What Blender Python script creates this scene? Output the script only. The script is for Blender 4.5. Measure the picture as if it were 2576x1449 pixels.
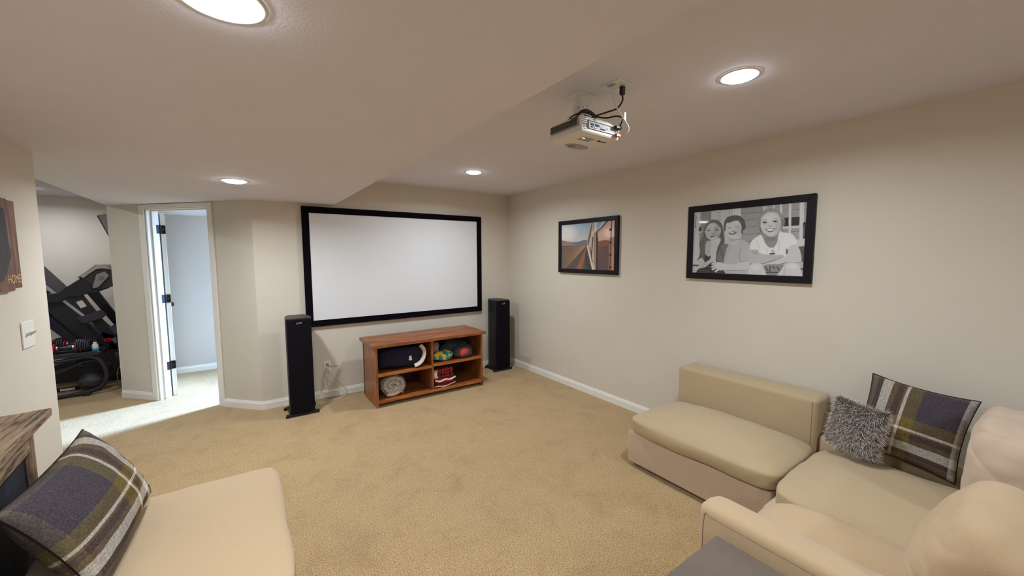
import bpy, bmesh, math, random
import numpy as np
from mathutils import Vector, Matrix, noise

random.seed(4); RNG = np.random.RandomState(4)
sc = bpy.context.scene
for o in list(bpy.data.objects):
    bpy.data.objects.remove(o)
COL = sc.collection

# ------------------------------------------------------------------ camera
CAMZ = 1.575
YAW, PITCH, ROLL = 0.609003, 0.0835935, -0.0032124
fw = Vector((math.sin(YAW)*math.cos(PITCH), math.cos(YAW)*math.cos(PITCH), -math.sin(PITCH)))
r0 = Vector((math.cos(YAW), -math.sin(YAW), 0)); u0 = r0.cross(fw)
rr = r0*math.cos(ROLL) + u0*math.sin(ROLL); uu = -r0*math.sin(ROLL) + u0*math.cos(ROLL)
cam = bpy.data.cameras.new('camera'); cob = bpy.data.objects.new('camera', cam); COL.objects.link(cob)
cam.sensor_fit = 'HORIZONTAL'; cam.sensor_width = 36.0; cam.lens = 36.0*977.54/2576.0
cam.clip_start = 0.03; cam.clip_end = 60
m = Matrix((rr, uu, -fw)).transposed().to_4x4(); m.translation = Vector((0, 0, CAMZ)); cob.matrix_world = m
sc.camera = cob

# ------------------------------------------------------------------ world, colour, exposure
sc.view_settings.view_transform = 'Standard'; sc.view_settings.look = 'None'
sc.view_settings.gamma = 1.0; sc.view_settings.use_curve_mapping = False
sc.view_settings.exposure = 0.0
w = bpy.data.worlds.new('world'); sc.world = w; w.use_nodes = True
w.node_tree.nodes['Background'].inputs[0].default_value = (0.55, 0.72, 1.0, 1); w.node_tree.nodes['Background'].inputs[1].default_value = 1.0

H = 2.419      # high ceiling
ZS = 2.126     # lowered soffit
RX = 3.192     # right wall
BY = 4.659     # screen wall
DOWN = [(-0.005, 3.53, ZS), (-0.005, 1.085, ZS), (1.985, 3.52, H), (1.985, 0.955, H), (-0.005, -1.4, ZS), (1.985, -1.6, H),
        (-2.1, 7.35, H), (-1.95, 4.9, H)]
P_DOWN = 20.5; P_GYM = 13.5; P_DAY = 410.0
LAMPCOL = (0.84, 0.92, 1.0)

def area(name, loc, rot, size, power, col, spread=math.pi, sy=None):
    l = bpy.data.lights.new(name, 'AREA'); l.energy = power; l.color = col
    if sy: l.shape = 'RECTANGLE'; l.size = size; l.size_y = sy
    else: l.shape = 'DISK'; l.size = size
    l.spread = spread
    o = bpy.data.objects.new(name, l); COL.objects.link(o); o.location = loc; o.rotation_euler = rot
    return o
for i, (x, y, z) in enumerate(DOWN):
    gym = x < -1.0; k_ = (1.22, 1.10, 1.0, 0.92, 1.0, 1.0, 1.0, 1.0)[i]
    area('downlight_lamp', (x, y, z-0.021), (0, 0, 0), 0.125, P_GYM if gym else P_DOWN*k_, LAMPCOL, math.radians(165))
# daylight entering the small room through its window
dl = area('daylight', (4.70, 6.93, 2.11), (0, 0, 0), 0.9, P_DAY, (0.34, 0.58, 1.0), math.radians(60), 1.0)
dl.rotation_euler = (Vector((-0.9, 4.9, 0.2))-Vector((4.70, 6.93, 2.11))).to_track_quat('-Z', 'Y').to_euler()
area('window_glow', (2.68, 6.22, 1.45), (math.radians(90), 0, math.radians(90)), 0.9, 24.0, (0.66, 0.82, 1.0), math.pi, 1.0)

# ------------------------------------------------------------------ materials
def lin(c):
    c = [v/255.0 for v in c]
    return tuple((v/12.92 if v <= 0.04045 else ((v+0.055)/1.055)**2.4) for v in c) + (1,)
class NT:
    def __init__(s, name):
        s.m = bpy.data.materials.new(name); s.m.use_nodes = True; s.t = s.m.node_tree
        s.b = s.t.nodes['Principled BSDF']
    def n(s, typ, **k):
        x = s.t.nodes.new(typ)
        for a, v in k.items():
            if a.startswith('i_'): x.inputs[a[2:].replace('_', ' ')].default_value = v
            else: setattr(x, a, v)
        return x
    def l(s, a, b): s.t.links.new(a, b)
def ramp(nt, stops, interp='LINEAR'):
    r = nt.n('ShaderNodeValToRGB'); r.color_ramp.interpolation = interp
    e = r.color_ramp.elements
    while len(e) > 1: e.remove(e[0])
    e[0].position = stops[0][0]; e[0].color = stops[0][1]
    for p, c in stops[1:]:
        q = e.new(p); q.color = c
    return r
def mat(name, col, rough=0.6, var=0.06, scale=30, bump=0.0, bscale=None, metal=0.0, spec=0.5, stretch=(1, 1, 1), detail=3, coat=0, sheen=0, emit=None):
    nt = NT(name); b = nt.b; c = lin(col)
    b.inputs['Roughness'].default_value = rough; b.inputs['Metallic'].default_value = metal
    b.inputs['Specular IOR Level'].default_value = spec
    if coat: b.inputs['Coat Weight'].default_value = coat
    if sheen: b.inputs['Sheen Weight'].default_value = sheen
    tc = nt.n('ShaderNodeTexCoord'); mp = nt.n('ShaderNodeMapping'); mp.inputs['Scale'].default_value = stretch
    nt.l(tc.outputs['Object'], mp.inputs[0])
    nz = nt.n('ShaderNodeTexNoise', i_Scale=scale, i_Detail=detail); nt.l(mp.outputs[0], nz.inputs['Vector'])
    lo = tuple(max(0, v*(1-var)) for v in c[:3])+(1,); hi = tuple(min(1, v*(1+var)) for v in c[:3])+(1,)
    r = ramp(nt, [(0.3, lo), (0.7, hi)]); nt.l(nz.outputs[0], r.inputs[0]); nt.l(r.outputs[0], b.inputs['Base Color'])
    if bump:
        n2 = nt.n('ShaderNodeTexNoise', i_Scale=bscale or scale, i_Detail=3.0); nt.l(mp.outputs[0], n2.inputs['Vector'])
        bp = nt.n('ShaderNodeBump', i_Strength=bump, i_Distance=0.01); nt.l(n2.outputs[0], bp.inputs['Height']); nt.l(bp.outputs[0], b.inputs['Normal'])
    if emit:
        b.inputs['Emission Color'].default_value = lin(emit[0]); b.inputs['Emission Strength'].default_value = emit[1]
    return nt.m
def grain(name, stops, stretch, scale=6, rough=0.45, bump=0.15, coat=0.0, dist=1.5, fine=0.35):
    nt = NT(name); b = nt.b; b.inputs['Roughness'].default_value = rough; b.inputs['Coat Weight'].default_value = coat
    tc = nt.n('ShaderNodeTexCoord'); mp = nt.n('ShaderNodeMapping'); mp.inputs['Scale'].default_value = stretch
    nt.l(tc.outputs['Object'], mp.inputs[0])
    a = nt.n('ShaderNodeTexNoise', i_Scale=scale, i_Detail=6.0, i_Distortion=dist); nt.l(mp.outputs[0], a.inputs['Vector'])
    f = nt.n('ShaderNodeTexNoise', i_Scale=scale*7, i_Detail=3.0); nt.l(mp.outputs[0], f.inputs['Vector'])
    mx = nt.n('ShaderNodeMath', operation='MULTIPLY_ADD'); mx.inputs[1].default_value = fine; nt.l(f.outputs[0], mx.inputs[0])
    sb = nt.n('ShaderNodeMath', operation='SUBTRACT'); nt.l(a.outputs[0], sb.inputs[0]); sb.inputs[1].default_value = fine*0.5
    nt.l(sb.outputs[0], mx.inputs[2])
    r = ramp(nt, [(p, lin(c)) for p, c in stops]); nt.l(mx.outputs[0], r.inputs[0]); nt.l(r.outputs[0], b.inputs['Base Color'])
    bp = nt.n('ShaderNodeBump', i_Strength=bump, i_Distance=0.004); nt.l(mx.outputs[0], bp.inputs['Height']); nt.l(bp.outputs[0], b.inputs['Normal'])
    return nt.m
def attr_mat(name, rough=0.9, spec=0.3):
    nt = NT(name); a = nt.n('ShaderNodeVertexColor', layer_name='col'); nt.l(a.outputs[0], nt.b.inputs['Base Color'])
    nt.b.inputs['Roughness'].default_value = rough; nt.b.inputs['Specular IOR Level'].default_value = spec
    return nt.m
def carpet_mat():
    nt = NT('carpet'); b = nt.b; b.inputs['Roughness'].default_value = 0.95; b.inputs['Specular IOR Level'].default_value = 0.1
    b.inputs['Sheen Weight'].default_value = 0.25
    tc = nt.n('ShaderNodeTexCoord')
    big = nt.n('ShaderNodeTexNoise', i_Scale=3.6, i_Detail=6.0, i_Roughness=0.7, i_Distortion=0.4); nt.l(tc.outputs['Object'], big.inputs['Vector'])
    fine = nt.n('ShaderNodeTexNoise', i_Scale=165.0, i_Detail=3.0, i_Roughness=0.75); nt.l(tc.outputs['Object'], fine.inputs['Vector'])
    vor = nt.n('ShaderNodeTexVoronoi', i_Scale=170.0); nt.l(tc.outputs['Object'], vor.inputs['Vector'])
    r1 = ramp(nt, [(0.37, lin((132, 98, 52))), (0.5, lin((213, 179, 124))), (0.64, lin((236, 208, 162)))]); nt.l(fine.outputs[0], r1.inputs[0])
    r2 = ramp(nt, [(0.3, (0.80, 0.77, 0.70, 1)), (0.5, (0.96, 0.955, 0.94, 1)), (0.7, (1, 1, 1, 1))]); nt.l(big.outputs[0], r2.inputs[0])
    mx = nt.n('ShaderNodeMix', data_type='RGBA', blend_type='MULTIPLY'); mx.inputs[0].default_value = 1.0
    nt.l(r1.outputs[0], mx.inputs[6]); nt.l(r2.outputs[0], mx.inputs[7])
    r3 = ramp(nt, [(0.05, (1, 1, 1, 1)), (0.55, (0.62, 0.55, 0.45, 1))]); nt.l(vor.outputs['Distance'], r3.inputs[0])
    m2 = nt.n('ShaderNodeMix', data_type='RGBA', blend_type='MULTIPLY'); m2.inputs[0].default_value = 0.55
    nt.l(mx.outputs[2], m2.inputs[6]); nt.l(r3.outputs[0], m2.inputs[7]); nt.l(m2.outputs[2], b.inputs['Base Color'])
    bp = nt.n('ShaderNodeBump', i_Strength=0.9, i_Distance=0.008); nt.l(fine.outputs[0], bp.inputs['Height']); nt.l(bp.outputs[0], b.inputs['Normal'])
    return nt.m
def plaid_mat(name, side=None):
    S = [(0.0, (122, 104, 90)), (0.08, (84, 66, 50)), (0.14, (216, 208, 192)), (0.245, (112, 92, 56)), (0.30, (82, 60, 46)), (0.36, (112, 92, 54)), (0.385, (224, 214, 198)),
         (0.415, (108, 94, 50)), (0.54, (70, 63, 68)), (0.955, (100, 90, 78))]
    nt = NT(name); b = nt.b; b.inputs['Roughness'].default_value = 0.95; b.inputs['Specular IOR Level'].default_value = 0.15
    uv = nt.n('ShaderNodeUVMap'); sp = nt.n('ShaderNodeSeparateXYZ'); nt.l(uv.outputs[0], sp.inputs[0])
    ra = ramp(nt, [(p, lin(c)) for p, c in (S[:-1]+[(0.925, side)] if side else S)], 'CONSTANT'); rb = ramp(nt, [(p, lin(c)) for p, c in S], 'CONSTANT')
    nt.l(sp.outputs[0], ra.inputs[0]); nt.l(sp.outputs[1], rb.inputs[0])
    mx = nt.n('ShaderNodeMix', data_type='RGBA'); mx.inputs[0].default_value = 0.5; nt.l(ra.outputs[0], mx.inputs[6]); nt.l(rb.outputs[0], mx.inputs[7])
    tc = nt.n('ShaderNodeTexCoord'); nz = nt.n('ShaderNodeTexNoise', i_Scale=170.0, i_Detail=2.0); nt.l(tc.outputs['Object'], nz.inputs['Vector'])
    sc_ = ramp(nt, [(0.38, (0.6, 0.58, 0.58, 1)), (0.62, (1.2, 1.2, 1.2, 1))]); nt.l(nz.outputs[0], sc_.inputs[0])
    m2 = nt.n('ShaderNodeMix', data_type='RGBA', blend_type='MULTIPLY'); m2.inputs[0].default_value = 0.7
    nt.l(mx.outputs[2], m2.inputs[6]); nt.l(sc_.outputs[0], m2.inputs[7]); nt.l(m2.outputs[2], b.inputs['Base Color'])
    bp = nt.n('ShaderNodeBump', i_Strength=0.3, i_Distance=0.003); nt.l(nz.outputs[0], bp.inputs['Height']); nt.l(bp.outputs[0], b.inputs['Normal'])
    return nt.m
def tartan_mat():
    nt = NT('red_tartan'); b = nt.b; b.inputs['Roughness'].default_value = 0.9
    tc = nt.n('ShaderNodeTexCoord'); sp = nt.n('ShaderNodeSeparateXYZ'); nt.l(tc.outputs['Object'], sp.inputs[0])
    S = [(0, lin((178, 20, 28))), (0.34, lin((30, 12, 22))), (0.58, lin((200, 190, 190))), (0.62, lin((30, 12, 22))), (0.8, lin((178, 20, 28)))]
    out = []
    for ax, f in ((0, 9.0), (2, 12.0)):
        mm = nt.n('ShaderNodeMath', operation='MULTIPLY'); mm.inputs[1].default_value = f; nt.l(sp.outputs[ax], mm.inputs[0])
        fr = nt.n('ShaderNodeMath', operation='FRACT'); nt.l(mm.outputs[0], fr.inputs[0])
        rp = ramp(nt, S, 'CONSTANT'); nt.l(fr.outputs[0], rp.inputs[0]); out.append(rp)
    mx = nt.n('ShaderNodeMix', data_type='RGBA'); mx.inputs[0].default_value = 0.45; nt.l(out[0].outputs[0], mx.inputs[6]); nt.l(out[1].outputs[0], mx.inputs[7])
    nt.l(mx.outputs[2], b.inputs['Base Color'])
    return nt.m
def patch_mat(name, cols, scale):
    nt = NT(name); b = nt.b; b.inputs['Roughness'].default_value = 0.9
    tc = nt.n('ShaderNodeTexCoord'); nz = nt.n('ShaderNodeTexNoise', i_Scale=scale, i_Detail=1.0, i_Distortion=1.2); nt.l(tc.outputs['Object'], nz.inputs['Vector'])
    rp = ramp(nt, [(p, lin(c)) for p, c in cols], 'CONSTANT'); nt.l(nz.outputs[0], rp.inputs[0]); nt.l(rp.outputs[0], b.inputs['Base Color'])
    return nt.m

WALL = (210, 201, 186)
M = dict(
 wall=mat('wall_paint', WALL, 0.75, 0.015, 3, 0.05, 250, spec=0.3),
 wallc=mat('small_room_wall_paint', (204, 194, 184), 0.75, 0.015, 3, 0.05, 250, spec=0.3),
 ceil=mat('ceiling_paint', (220, 215, 222), 0.85, 0.015, 4, 0.12, 120, spec=0.2),
 carpet=carpet_mat(),
 trim=mat('white_trim_paint', (232, 228, 218), 0.4, 0.01, 5),
 black=mat('black_frame_paint', (14, 9, 17), 0.5, 0.05, 20, spec=0.25),
 velvet=mat('black_velvet', (10, 5, 14), 0.9, 0.05, 20, spec=0.1),
 screen=mat('screen_fabric', (222, 223, 224), 0.85, 0.01, 2, spec=0.2),
 spk=mat('speaker_ash_vinyl', (27, 24, 29), 0.55, 0.12, 40, 0.05, 90, spec=0.3),
 spktop=mat('speaker_top_vinyl', (52, 46, 46), 0.5, 0.10, 60),
 cloth=mat('speaker_grille_cloth', (13, 9, 16), 0.9, 0.25, 400, spec=0.15),
 silver=mat('satin_silver', (190, 186, 180), 0.35, 0.03, 20, metal=0.7),
 oak=grain('red_oak_stain', [(0.3, (88, 42, 16)), (0.5, (138, 76, 36)), (0.72, (170, 104, 56))], (1.2, 9, 14), 3.0, 0.42, 0.1, 0.25),
 oakedge=grain('red_oak_edge', [(0.3, (120, 60, 22)), (0.5, (172, 94, 40)), (0.72, (196, 118, 58))], (1.2, 14, 14), 3.0, 0.42, 0.1, 0.2),
 oakside=grain('red_oak_side', [(0.3, (98, 50, 18)), (0.5, (144, 82, 36)), (0.72, (174, 108, 56))], (9, 9, 1.2), 3.0, 0.4, 0.1, 0.25),
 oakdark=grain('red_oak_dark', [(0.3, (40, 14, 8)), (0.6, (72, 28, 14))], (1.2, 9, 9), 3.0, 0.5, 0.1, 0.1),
 barn=grain('weathered_barnwood', [(0.33, (64, 46, 34)), (0.44, (118, 94, 72)), (0.53, (150, 120, 86)), (0.62, (126, 114, 100)), (0.75, (176, 146, 110))], (16, 1.0, 14), 2.6, 0.8, 0.5, fine=0.5),
 barnv=grain('weathered_barnwood_post', [(0.33, (70, 50, 38)), (0.5, (124, 98, 76)), (0.7, (158, 128, 98))], (14, 14, 1.0), 2.6, 0.8, 0.5, fine=0.5),
 navyglass=grain('dark_blue_panel', [(0.35, (10, 11, 24)), (0.55, (20, 22, 44)), (0.75, (38, 38, 58))], (6, 10, 1.4), 2.4, 0.7, 0.05),
 sofa=mat('linen_exposure_dim', (178, 157, 123), 0.92, 0.05, 300, 0.12, 500, spec=0.15, sheen=0.2),  # one sofa linen throughout; dimmer exposure of these parts put into its colour
 sofab=mat('linen_exposure_light', (196, 173, 150), 0.92, 0.05, 300, 0.12, 500, spec=0.15, sheen=0.2),  # same linen, lighter exposure of bases and corner back cushion painted in
 sofal=mat('linen_exposure_mid', (187, 161, 127), 0.92, 0.05, 300, 0.12, 500, spec=0.15, sheen=0.2),  # same linen, exposure of arm module and left seat put into colour
 seam=mat('seam_thread', (142, 122, 104), 0.9, 0.05, 50),
 foot=mat('dark_foot', (26, 20, 18), 0.6, 0.05, 50),
 bay=mat('connector_bay', (168, 164, 160), 0.5, 0.02, 20),
 tvgrey=mat('dark_grey_shell', (158, 150, 150), 0.5, 0.04, 20),
 slate=mat('slate_grey_top', (104, 91, 80), 0.6, 0.10, 7, 0.05, 60),
 plaid=plaid_mat('plaid_wool'), plaidb=plaid_mat('plaid_wool_light_edge', (196, 190, 180)),
 fur=attr_mat('pile_fibre'), paint=attr_mat('photo_print', 0.5, 0.4),
 furbase=mat('grey_pillow_back', (88, 80, 76), 0.95, 0.1, 90),
 plastic=mat('white_plastic', (226, 222, 214), 0.35, 0.01, 10),
 projwhite=mat('projector_shell', (220, 214, 204), 0.4, 0.01, 10),
 projgrey=mat('projector_grey', (150, 146, 146), 0.45, 0.02, 10),
 dark=mat('dark_slot', (16, 13, 15), 0.7, 0.05, 10),
 cord=mat('black_cord', (14, 10, 14), 0.5, 0.05, 10), wcord=mat('white_cord', (214, 206, 190), 0.5, 0.02, 10),
 orange=mat('orange_plug', (186, 84, 30), 0.4, 0.05, 10), red=mat('red_plastic', (205, 38, 40), 0.4, 0.05, 10),
 blue=mat('blue_plastic', (70, 150, 200), 0.4, 0.05, 10), glassl=mat('lens_glass', (120, 140, 160), 0.08, 0.02, 5, coat=1),
 lamp=mat('downlight_diffuser', (255, 250, 240), 0.5, 0, 5, emit=((240, 246, 255), 48.0)),
 led=mat('led_on', (255, 210, 120), 0.5, 0, 5, emit=((255, 200, 110), 3.0)),
 equip=mat('equipment_black', (30, 28, 36), 0.5, 0.08, 20), equip2=mat('equipment_charcoal', (54, 50, 56), 0.55, 0.08, 20),
 belt=mat('treadmill_belt', (34, 31, 44), 0.8, 0.1, 60), egrey=mat('equipment_grey', (128, 122, 120), 0.4, 0.04, 20, metal=0.2),
 ball=mat('rubber_ball', (56, 54, 54), 0.6, 0.1, 40, 0.1, 200), ball2=mat('rubber_ball_dark', (30, 28, 30), 0.6, 0.1, 40),
 sticker=mat('white_sticker', (222, 216, 210), 0.5, 0.02, 60), cream=mat('cream_sherpa', (214, 200, 186), 0.95, 0.08, 120, 0.5, 160),
 navy=mat('navy_fleece', (22, 20, 44), 0.95, 0.25, 70, 0.4, 60), slatecl=mat('slate_knit', (70, 72, 78), 0.95, 0.4, 60, 0.6, 60, stretch=(1, 1, 3)),
 pinkgrey=mat('mauve_grey_plush', (166, 148, 146), 0.95, 0.15, 50, 0.6, 60), coral=mat('coral_knit', (206, 74, 70), 0.9, 0.15, 60, 0.5, 90),
 tartan=tartan_mat(), redcl=mat('red_fleece', (140, 16, 30), 0.9, 0.15, 60, 0.3, 70),
 teal=patch_mat('teal_yellow_print', [(0, (24, 40, 60)), (0.30, (236, 188, 44)), (0.42, (30, 138, 152)), (0.56, (34, 150, 160)), (0.60, (240, 200, 60)), (0.68, (70, 190, 220))], 9),
 brass=mat('brass_screw', (190, 150, 80), 0.3, 0.02, 10, metal=0.9), hinge=mat('black_hinge', (24, 20, 26), 0.4, 0.05, 20, metal=0.4),
 signwood=grain('sign_wood', [(0.3, (70, 46, 40)), (0.5, (110, 76, 62)), (0.7, (146, 106, 86))], (14, 14, 1.0), 3.0, 0.75, 0.3), tan=mat('tan_lettering', (200, 172, 136), 0.7, 0.05, 60),
 signdark=grain('sign_dark_wood', [(0.3, (40, 36, 40)), (0.7, (72, 64, 66))], (14, 14, 1.0), 3.0, 0.8, 0.2),
)

# ------------------------------------------------------------------ geometry helpers
LOCAL = [False]   # False: child meshes are written in world coordinates, True: in their thing's own
def obj(name, bm, m_, parent=None, smooth=False, loc=None):
    me = bpy.data.meshes.new(name)
    if isinstance(bm, bmesh.types.BMesh):
        bmesh.ops.recalc_face_normals(bm, faces=bm.faces); bm.to_mesh(me); bm.free()
    else: me = bm
    if smooth:
        me.polygons.foreach_set('use_smooth', [True]*len(me.polygons))
    o = bpy.data.objects.new(name, me); COL.objects.link(o)
    me.materials.append(m_) if m_ else None
    if parent:
        o.parent = parent
        if not LOCAL[0] and parent.type == 'EMPTY': o.matrix_parent_inverse = parent.matrix_basis.inverted()
    if loc: o.location = loc
    return o
def autosmooth(o, ang=40):
    me = o.data
    me.polygons.foreach_set('use_smooth', [True]*len(me.polygons))
    bm = bmesh.new(); bm.from_mesh(me)
    for e_ in bm.edges:
        e_.smooth = not (len(e_.link_faces) == 2 and e_.calc_face_angle(0) > math.radians(ang))
    bm.to_mesh(me); bm.free()
    return o
def tag(o, label=None, cat=None, group=None, kind=None):
    if label: o['label'] = label
    if cat: o['category'] = cat
    if group: o['group'] = group
    if kind: o['kind'] = kind
    return o
def thing(name, label, cat, loc=(0, 0, 0), rz=0, group=None):
    o = bpy.data.objects.new(name, None); COL.objects.link(o); o.empty_display_size = 0.1
    o.location = loc; o.rotation_euler = (0, 0, rz)
    return tag(o, label, cat, group)
def struct(name, bm, m_, parent=None):
    o = obj(name, bm, m_, parent)
    if not parent: o['kind'] = 'structure'
    return o
def box(bm, a, b, mtx=None):
    v = [bm.verts.new((x, y, z)) for x in (a[0], b[0]) for y in (a[1], b[1]) for z in (a[2], b[2])]
    for f in ((0, 1, 3, 2), (4, 6, 7, 5), (0, 4, 5, 1), (2, 3, 7, 6), (0, 2, 6, 4), (1, 5, 7, 3)):
        bm.faces.new([v[i] for i in f])
    if mtx: bmesh.ops.transform(bm, matrix=mtx, verts=v)
    return v
def BX(*pairs, bev=0.0, seg=2, mtx=None):
    bm = bmesh.new()
    for a, b in pairs: box(bm, a, b)
    if bev: bmesh.ops.bevel(bm, geom=bm.edges[:], offset=bev, segments=seg, affect='EDGES', profile=0.5)
    if mtx: bmesh.ops.transform(bm, matrix=mtx, verts=bm.verts)
    return bm
def prism(pts, axis, a, b, bev=0.0):
    """pts: 2d outline; axis: extrude axis 'x','y','z' from a to b"""
    bm = bmesh.new()
    def mk(p, t):
        return {'x': (t, p[0], p[1]), 'y': (p[0], t, p[1]), 'z': (p[0], p[1], t)}[axis]
    A = [bm.verts.new(mk(p, a)) for p in pts]; B = [bm.verts.new(mk(p, b)) for p in pts]
    n = len(pts)
    bm.faces.new(A); bm.faces.new(B[::-1])
    for i in range(n): bm.faces.new((A[i], A[(i+1) % n], B[(i+1) % n], B[i]))
    bmesh.ops.recalc_face_normals(bm, faces=bm.faces)
    if bev: bmesh.ops.bevel(bm, geom=bm.edges[:], offset=bev, segments=2, affect='EDGES', profile=0.5)
    return bm
def lathe(prof, n=40, mtx=None, bm=None, cap=False):
    bm = bm or bmesh.new(); rings = []; new = []
    for r_, z in prof:
        ring = [bm.verts.new((r_*math.cos(2*math.pi*i/n), r_*math.sin(2*math.pi*i/n), z)) for i in range(n)]; rings.append(ring); new += ring
    for a, b in zip(rings, rings[1:]):
        for i in range(n): bm.faces.new((a[i], a[(i+1) % n], b[(i+1) % n], b[i]))
    if cap: bm.faces.new(rings[0]); bm.faces.new(rings[-1][::-1])
    if mtx: bmesh.ops.transform(bm, matrix=mtx, verts=new)
    return bm
def smoothpath(pts, n=8):
    P = [Vector(p) for p in pts]; out = []
    Q = [2*P[0]-P[1]] + P + [2*P[-1]-P[-2]]
    for i in range(1, len(Q)-2):
        for k in range(n):
            t = k/n; a, b, c, d = Q[i-1], Q[i], Q[i+1], Q[i+2]
            out.append(0.5*((2*b)+(c-a)*t+(2*a-5*b+4*c-d)*t*t+(3*b-a-3*c+d)*t**3))
    out.append(P[-1]); return out
def tube(pts, r_, n=10, smooth=8, bm=None, flat=None):
    """round (or flat=(w,h) elliptical) tube along a path"""
    P = smoothpath(pts, smooth) if smooth else [Vector(p) for p in pts]
    bm = bm or bmesh.new(); rings = []; up = Vector((0, 0, 1)); prev = None
    for i, p in enumerate(P):
        t = (P[min(i+1, len(P)-1)]-P[max(i-1, 0)]).normalized()
        if prev is None:
            s = t.cross(up) if abs(t.z) < 0.95 else t.cross(Vector((0, 1, 0)))
        else: s = prev - t*prev.dot(t)
        s.normalize(); prev = s; q = s.cross(t)
        a_, b_ = flat if flat else (r_, r_)
        rings.append([bm.verts.new(p + s*a_*math.cos(2*math.pi*k/n) + q*b_*math.sin(2*math.pi*k/n)) for k in range(n)])
    for a, b in zip(rings, rings[1:]):
        for i in range(n): bm.faces.new((a[i], a[(i+1) % n], b[(i+1) % n], b[i]))
    bm.faces.new(rings[0]); bm.faces.new(rings[-1][::-1])
    return bm
def mesh_from(name, V, F):
    me = bpy.data.meshes.new(name); me.from_pydata([tuple(v) for v in V], [], [tuple(int(i) for i in f) for f in F]); me.update(); return me
def softbox(w, d, h, k=7, puff=0.0, seg=14, wr=0.0, seed=0, puffside=0.0, low=None, edge=0.0):
    """upholstered block with rounded edges, a puffed top and slight wrinkles; origin at the base centre"""
    bm = bmesh.new(); bmesh.ops.create_cube(bm, size=2); bmesh.ops.subdivide_edges(bm, edges=bm.edges[:], cuts=seg, use_grid_fill=True)
    off = Vector((seed*3.7, seed*1.3, seed*2.1))
    for v in bm.verts:
        a = v.co.copy()
        # concentrate the loops near edges
        a = Vector([math.copysign(abs(c)**0.75, c) for c in a])
        mxc = max(abs(c) for c in a); nk = sum(abs(c)**k for c in a)**(1.0/k)
        q = a*(mxc/nk)
        x, y, z = q
        X = x*w/2; Y = y*d/2; Z = (z+1)/2*h
        if z > 0: Z += puff*(1-min(1, abs(x))**2.6)*(1-min(1, abs(y))**2.6)*z
        elif low: Z += 0
        X += puffside*math.copysign(1, x)*(1-z*z)*(1-y*y)*abs(x)**3
        Y += puffside*math.copysign(1, y)*(1-z*z)*(1-x*x)*abs(y)**3
        p = Vector((X, Y, Z))
        if wr:
            nrm = Vector((x*abs(x)**3, y*abs(y)**3, z*abs(z)**3)).normalized()
            p += nrm*(noise.noise(p*5+off)*wr + noise.noise(p*13+off)*wr*0.35)
        v.co = p
    return bm
def wrinkle(bm, amp, seed, f=(3.0, 9.0, 11.0)):
    for v in bm.verts:
        p = Vector((v.co.x*f[0]+v.co.z*4, v.co.y*f[1], v.co.z*f[2]-v.co.x*5))+Vector((seed, seed*2, 0))
        r_ = (1-abs(noise.noise(p)))**7; g = max(0.0, noise.noise(v.co*3+Vector((seed, 0, 5)))+0.25)
        v.co -= v.normal*amp*r_*g
def pillow_np(w, h, t, n=34, pinch=0.10, seed=0, wr=0.006, both=True, pw=0.42):
    """two bulged faces sharing a rim; returns V, F, UV(per vert)"""
    us = np.linspace(-1, 1, n); V = []; UV = []; idx = {}
    for side in (1, -1):
        for j, v in enumerate(us):
            for i, u in enumerate(us):
                rim = i in (0, n-1) or j in (0, n-1)
                if rim and side == -1: idx[(side, i, j)] = idx[(1, i, j)]; continue
                x = w/2*u*(1-pinch*(1-v*v)*abs(u)**2); y = h/2*v*(1-pinch*(1-u*u)*abs(v)**2)
                z = side*t/2*((1-u*u)*(1-v*v))**pw
                p = Vector((x, y, z))
                if not rim:
                    f_ = min(1, 3*min(1-abs(u), 1-abs(v)))
                    p.z += side*f_*wr*(noise.noise(Vector((x*8+seed*5, y*8, side*3)))*1.6 + noise.noise(Vector((x*20+seed*5, y*20, side*3)))*0.7)
                    p.z += side*wr*0.8*math.sin(math.atan2(abs(v), abs(u))*14+seed)*max(0, (abs(u)*abs(v))**1.2-0.12)*f_
                idx[(side, i, j)] = len(V); V.append(p); UV.append(((u+1)/2, (v+1)/2))
    F = []
    for side in (1, -1):
        for j in range(n-1):
            for i in range(n-1):
                q = [idx[(side, i, j)], idx[(side, i+1, j)], idx[(side, i+1, j+1)], idx[(side, i, j+1)]]
                F.append(q if side == 1 else q[::-1])
    return V, F, UV
def set_uv(me, UV):
    l = me.uv_layers.new(name='UVMap'); li = np.zeros(len(me.loops), dtype=np.int64); me.loops.foreach_get('vertex_index', li)
    l.data.foreach_set('uv', np.array(UV, dtype=np.float32)[li].ravel())
def frame_mtx(o_, ax, ay):
    """matrix with local x along ax, local y along ay, origin o_"""
    x = Vector(ax).normalized(); z = x.cross(Vector(ay)).normalized(); y = z.cross(x)
    mm = Matrix((x, y, z)).transposed().to_4x4(); mm.translation = Vector(o_); return mm
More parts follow.
